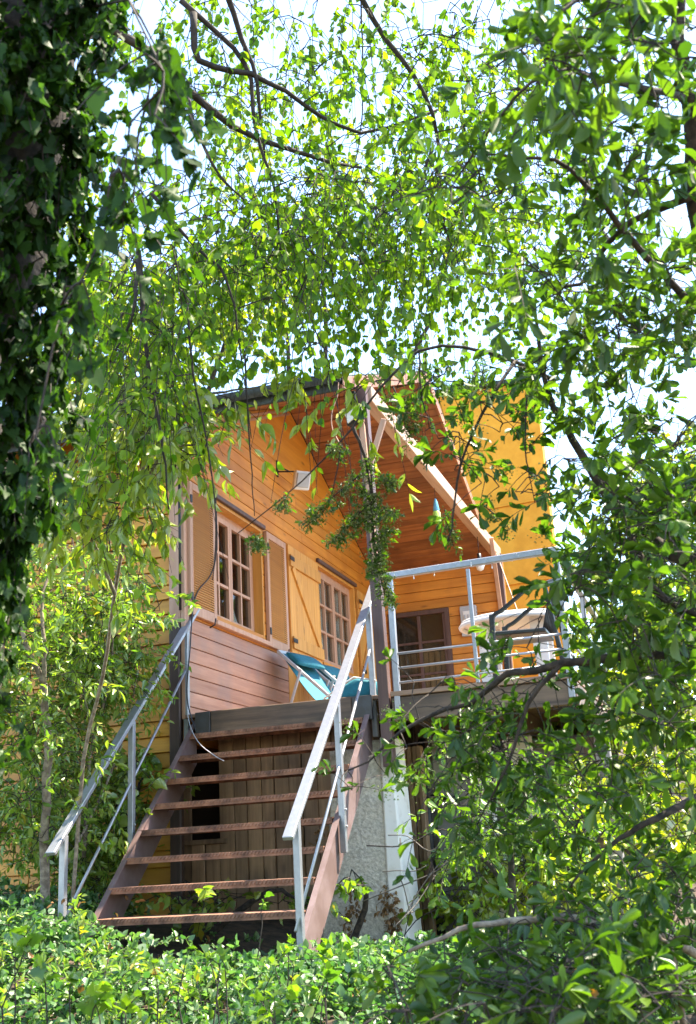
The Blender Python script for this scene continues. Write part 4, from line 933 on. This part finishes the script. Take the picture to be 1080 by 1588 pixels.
# small leaves and seed clusters on the thin branch that hangs across the porch
TUFT = [((560, 735), (470, 815), 34, 7), ((582, 775), (512, 843), 40, 8), ((572, 710), (582, 800), 26, 8), ((578, 800), (585, 880), 34, 9), ((585, 870), (608, 935), 34, 7), ((592, 742), (612, 752), 14, 6), ((590, 790), (612, 800), 12, 6),
        ((590, 830), (606, 826), 9, 5), ((392, 830), (404, 848), 14, 6), ((430, 790), (445, 772), 8, 5), ((505, 690), (545, 700), 10, 7), ((610, 600), (640, 680), 26, 14), ((690, 790), (702, 845), 14, 8), ((745, 780), (790, 820), 10, 8)]
for (p0, p1, n_, sg) in TUFT:
    ev.pbranch([(p0[0], p0[1], 4.0), ((p0[0]+p1[0])/2, (p0[1]+p1[1])/2-3, 4.0), (p1[0], p1[1], 4.0)], 0.003, 0.0015, n=6, mat=M_TWIG)
    for k in range(n_):
        u = random.random(); g = sg*(1.15-0.6*u)
        p = at(p0[0]+(p1[0]-p0[0])*u+random.gauss(0, g*0.7), p0[1]+(p1[1]-p0[1])*u+random.gauss(0, g*0.7), random.uniform(3.96, 4.04))
        e = ev.spray(p, (random.gauss(0, 1), random.gauss(0, 1), random.gauss(-0.2, 0.6)), 0.035, 6, 0.023, droop=0.3, hang=0.1, tw=0.001, maxc=0.3)
        ev.seeds(e, 12, 0.010, 0.006); ev.seeds(p, 10, 0.010, 0.006)
ev.finish(295)

# --- bright drooping-leaved tree in front of the left wall
b3 = at(110, 1400, 7.2); b3.z = gz(b3.x, b3.y)
lm_ = Plant('lime_sapling', b3, 'young tree with long drooping lime-green leaves before the cabin corner', 'lance', L_LIME, cat='tree', bark=M_PALEB)
lm_.branch([b3, at(130, 1180, 7.2), at(160, 1050, 7.0), at(178, 920, 6.3), at(205, 780, 5.7), at(230, 690, 5.6), at(230, 560, 5.6)], 0.014, 0.008, 'trunk', 20, mat=M_PALEB)
for c in ([(178, 920, 5.8), (120, 780, 5.6), (90, 700, 5.5)], [(205, 780, 5.7), (260, 700, 5.4), (320, 690, 5.2)], [(205, 790, 5.7), (150, 700, 5.5), (170, 640, 5.4)], [(230, 690, 5.6), (300, 620, 5.3), (400, 600, 5.2)]):
    lm_.pbranch(c, 0.012, 0.004)
for (x, y, rx, ry, d0, d1, n_) in ((230, 700, 110, 80, 5.0, 6.0, 75), (150, 790, 90, 70, 5.0, 6.0, 55), (230, 600, 90, 50, 5.0, 6.0, 45), (315, 630, 40, 40, 5.0, 5.4, 12), (440, 590, 50, 12, 5.1, 5.4, 5), (110, 690, 70, 90, 5.2, 6.2, 40), (555, 590, 45, 20, 5.1, 5.3, 6)):
    lm_.blob(x, y, rx, ry, d0, d1, n_, 12, 0.30, 0.085, droop=0.6, hang=1.1, up=0.3, maxc=1.0)
lm_.finish(200)

# --- elder and undergrowth against the left wall
b4 = at(70, 1380, 7.3); b4.z = gz(b4.x, b4.y)
el = Plant('elder_bush', b4, 'loose elder bush with pale forked stem in front of the left wall', 'lance', L_ELDER, cat='shrub', bark=M_PALEB)
el.branch([b4, at(72, 1250, 7.3), at(74, 1160, 7.3), at(68, 1060, 7.3)], 0.034, 0.026, 'stem', 12, mat=M_PALEB)
el.pbranch([(68, 1060, 7.3), (50, 1020, 7.3), (35, 985, 7.3), (10, 930, 7.3)], 0.022, 0.010, mat=M_PALEB)
el.pbranch([(68, 1060, 7.3), (70, 1010, 7.3), (66, 930, 7.4), (90, 850, 7.6)], 0.018, 0.008, mat=M_PALEB)
el.pbranch([(130, 1330, 7.9), (140, 1170, 8.1), (170, 1050, 8.2), (180, 900, 8.2)], 0.016, 0.006, mat=M_PALEB)
el.pbranch([(100, 1350, 7.6), (180, 1180, 8.2), (215, 1040, 8.4)], 0.012, 0.004, mat=M_PALEB)
for (x, y, rx, ry, d0, d1, n_) in ((150, 930, 110, 100, 7.5, 8.7, 110), (160, 1050, 80, 80, 8.0, 8.9, 105), (60, 1130, 110, 110, 7.1, 8.6, 90), (120, 990, 110, 90, 7.4, 8.7, 80), (170, 1190, 65, 60, 8.2, 9.0, 60), (50, 1270, 90, 80, 7.0, 8.2, 75), (130, 1300, 70, 60, 7.9, 8.8, 70), (30, 900, 80, 130, 7.0, 8.2, 70), (130, 1370, 60, 35, 7.8, 8.4, 40), (20, 1050, 70, 120, 7.0, 8.4, 60), (90, 1200, 80, 80, 7.6, 8.8, 60), (-120, 1000, 100, 300, 7.0, 8.4, 60)):
    el.blob(x, y, rx, ry, d0, d1, int(n_*1.25), 18, 0.34, 0.064, droop=0.35, hang=0.35, up=0.7, maxc=1.2)
el.finish(200)

# --- ground cover in front of the stairs
gc = Plant('ground_cover', (-2.6, 5.2, gz(-2.6, 5.2)), 'dense low carpet of trailing light green leaves in front of the stairs', 'ovate', L_COVER, cat='ground cover')
for _ in range(7000):
    y_ = random.uniform(3.4, 7.3); x_ = random.uniform(-5.2, 0.6)
    if y_ > 6.1 and -4.05 < x_ < -2.4 and random.random() < 0.93: continue
    z_ = gz(x_, y_)
    hgt = 0.33+0.10*math.sin(2.3*x_+1.1*y_)+0.06*math.sin(5*x_-3*y_)
    hgt *= 1-0.28*min(1, max(0, (y_-5.0)/0.7))*min(1, max(0, (x_+3.9)/0.7)) - 0.2*min(1, max(0, (y_-5.6)/0.5))
    zz = z_+hgt*random.uniform(0.45, 1.1)
    gc.spray((x_, y_, zz), (random.gauss(0, 0.8), random.gauss(-0.3, 0.8), random.uniform(0.1, 0.9)), random.uniform(0.10, 0.22), random.randint(8, 13), 0.040, droop=0.4, hang=0.0, up=0.9, connect=False)
gc.finish(280)
vk = Plant('trailing_weeds', (-3.2, 4.6, gz(-3.2, 4.6)), 'narrow pale-leaved weeds poking up through the ground cover', 'lance', L_ELDER, cat='weeds')
for _ in range(900):
    y_ = random.uniform(3.4, 7.0); x_ = random.uniform(-5.2, 0.3)
    if y_ > 6.0 and -4.05 < x_ < -2.4 and random.random() < 0.9: continue
    if math.sin(1.9*x_+0.7)+math.cos(2.3*y_) < 0.1: continue
    zz = gz(x_, y_)+random.uniform(0.22, 0.42)*(1-0.7*min(1, max(0, (y_-5.0)/0.7))*min(1, max(0, (x_+3.9)/0.7)))
    vk.spray((x_, y_, zz), (random.gauss(0, 0.5), random.gauss(-0.2, 0.5), 1.0), random.uniform(0.08, 0.20), random.randint(6, 12), 0.052, droop=0.3, hang=0.0, up=0.6, connect=False)
vk.finish(90)
dw = Plant('fallen_leaves', (-3.0, 5.0, gz(-3.0, 5.0)), 'scattered yellow and brown leaves caught on the ground cover', 'ovate', L_DRY, cat='fallen leaves')
for _ in range(160):
    y_ = random.uniform(3.8, 7.0); x_ = random.uniform(-5.0, 0.0)
    dw.spray((x_, y_, gz(x_, y_)+random.uniform(0.30, 0.40)*(1-0.6*min(1, max(0, (y_-5.0)/0.7))*min(1, max(0, (x_+3.9)/0.7)))), (random.gauss(0, 1), random.gauss(0, 1), 0.1), 0.03, 2, 0.04, connect=False, up=1.2)
dw.finish(60)
br = Plant('bramble', (-2.9, 3.6, gz(-2.9, 3.6)), 'brighter bramble shoots with broad lobed leaves rising from the ground cover', 'ivy', L_COVB, cat='bramble')
for (x, y, d, n_, sz) in ((30, 1490, 3.7, 5, 0.085), (70, 1540, 3.6, 4, 0.085), (380, 1425, 5.9, 3, 0.075), (250, 1550, 3.6, 5, 0.06), (540, 1490, 5.2, 12, 0.08), (610, 1490, 5.2, 12, 0.08), (500, 1540, 4.0, 9, 0.07), (420, 1570, 3.6, 9, 0.07), (160, 1570, 3.4, 9, 0.08), (330, 1500, 4.4, 9, 0.06), (450, 1500, 4.8, 9, 0.06)):
    for _ in range(n_//2):
        p = at(x+random.gauss(0, 16), y+random.gauss(0, 10), d+random.gauss(0, 0.08)); g = Vector((p.x+random.gauss(0, 0.05), p.y, gz(p.x, p.y)))
        br.nodes = [np.array(g.lerp(p, 0.6))]; br.tw.tube([g, g.lerp(p, 0.3)+Vector((random.gauss(0, 0.04), random.gauss(0, 0.04), 0)), g.lerp(p, 0.6)], [0.0025, 0.002, 0.0018], 4, False)
        br.spray(p, (random.gauss(0, 0.5), random.gauss(0, 0.5), 0.8), 0.14, 5, sz*0.7, droop=0.3, up=0.7, hang=0.1)
br.finish(60)

# --- sunlit bushes in the hollow right of the deck, vines under it
def bush(name, label, cx, cy, d, blobs, mat, size, shape='ovate', nobj=60, n_leaf=16, length=0.4, cat='bush', group=None):
    p = at(cx, cy, d); p.z = gz(p.x, p.y); pl = Plant(name, p, label, shape, mat, cat=cat, group=group)
    for (x, y, *_r) in blobs:
        e = at(x, y, d); pl.branch([p+Vector((random.uniform(-.2, .2), random.uniform(-.2, .2), 0)), p.lerp(e, 0.5)+Vector((0.1, 0, 0.2)), e], 0.03, 0.008, 'stem', 8)
    for (x, y, rx, ry, n_) in blobs:
        pl.blob(x, y, rx, ry, d-0.7, d+0.8, n_, n_leaf, length, size, droop=0.4, hang=0.3, up=0.6, maxc=2.0, tw=0.003)
    pl.finish(nobj)
bush('hollow_bush', 'sunlit yellow-green bush in the hollow right of the pillar', 800, 1420, 8.4, [(790, 1340, 90, 60, 80), (860, 1390, 80, 60, 60), (720, 1400, 50, 40, 26)], L_LIME, 0.07, cat='bush')
bush('lit_evergreen_bush', 'lighter green bush added for the lit evergreen leaves below the deck edge', 780, 1420, 7.0, [(760, 1220, 75, 70, 60), (840, 1270, 70, 70, 50), (720, 1320, 40, 50, 16)], L_COVB, 0.055, 'obovate', 80, cat='bush')  # lighter leaf colour stands in for light on the evergreen here
bush('hollow_bush', 'bright bush beyond the deck leg at the right', 900, 1300, 11.0, [(900, 1110, 110, 60, 120), (980, 1180, 120, 90, 120), (850, 1200, 80, 60, 70), (1000, 1320, 110, 90, 100), (920, 1290, 80, 80, 80)], L_LIME, 0.085, cat='bush')
bush('hollow_bush', 'deep green bush at the far right beyond the deck', 1060, 1250, 13.5, [(1040, 1020, 120, 130, 110), (960, 1050, 100, 100, 80), (1100, 1240, 120, 160, 110)], L_BACK, 0.09, cat='bush')
bush('side_bush', 'shadowed bush beside the left stringer foot', 150, 1420, 8.7, [(190, 1270, 40, 60, 34), (140, 1370, 50, 40, 34), (225, 1200, 20, 40, 14)], L_ELDER, 0.075, cat='bush')
bush('lower_bush', 'green bush against the far retaining wall under the deck', 860, 1420, 9.0, [(900, 1230, 70, 60, 50), (930, 1340, 80, 70, 60)], L_LIME, 0.07, cat='bush')
bush('pillar_vine', 'pale leafy creeper growing up the foot of the grey pillar', 550, 1480, 7.4, [(550, 1372, 40, 12, 6)], L_COVB, 0.07, 'ivy', 20, 7, 0.15, cat='creeper')
bush('far_undergrowth', 'dark undergrowth under the stairs beside the plank wall', 330, 1420, 7.6, [(300, 1400, 110, 18, 22), (470, 1400, 40, 18, 10)], L_ELDER, 0.07, 'ivy', 40, 8, 0.2, cat='undergrowth')

# dead creeper on the pillar foot, dry twigs, orange leaves low in the shrub
dl = Plant('dead_creeper', (-2.45, 8.05, -0.8), 'dry brown dead creeper clinging to the lower pillar', 'ovate', L_DRY, cat='creeper', twig_mat=M_DRYT)
for (x, y, dx, dy, n_) in ((548, 1410, 6, 40, 26), (612, 1430, 8, 40, 44), (600, 1400, 10, 30, 10), (560, 1470, 50, 12, 20), (500, 1300, 8, 30, 12), (620, 1470, 30, 8, 12)):
    for _ in range(n_):
        x_, y_ = x+random.gauss(0, dx*0.6), y+random.gauss(0, dy*0.6); d_ = at(x_, y_, 1.0)
        p = d_*((8.03 if x_ < 595 else 8.06)/d_.y)
        dl.spray(p, (random.gauss(0, 1), -0.3, random.gauss(-0.3, 1)), 0.07, 4, 0.032, hang=0.6, droop=0.4, connect=False)
dl.finish(60)
tw = thing('dry_twigs', at(640, 1340, 7.0), 'tangle of bare grey dry twigs in front of the pillar', 'twigs')
for k in range(10):
    a = at(580+random.uniform(-30, 70), 1300+random.uniform(-20, 190), random.uniform(6.6, 7.4))
    b_ = at(680+random.uniform(-60, 70), 1310+random.uniform(-30, 60), random.uniform(6.6, 7.4))
    tube('twig', curve_pts([a, a.lerp(b_, 0.35)+Vector((0, 0, random.uniform(-.1, .1))), a.lerp(b_, 0.7)+Vector((0, 0, random.uniform(-.1, .12))), b_], 9), random.uniform(0.0025, 0.005), M_DRYT if k % 3 else M_TWIG, tw, 5)
fo = Plant('orange_leaf_spray', at(880, 1530, 2.9), 'few orange leaves low in the evergreen shrub', 'obovate', L_FLOW, cat='leaves')
for (x, y) in ((880, 1508), (884, 1540), (897, 1570), (878, 1556)): fo.spray(at(x, y, 2.75), (0.6, -0.4, -0.2), 0.03, 3, 0.045, connect=False, up=0.6)
fo.finish(12)
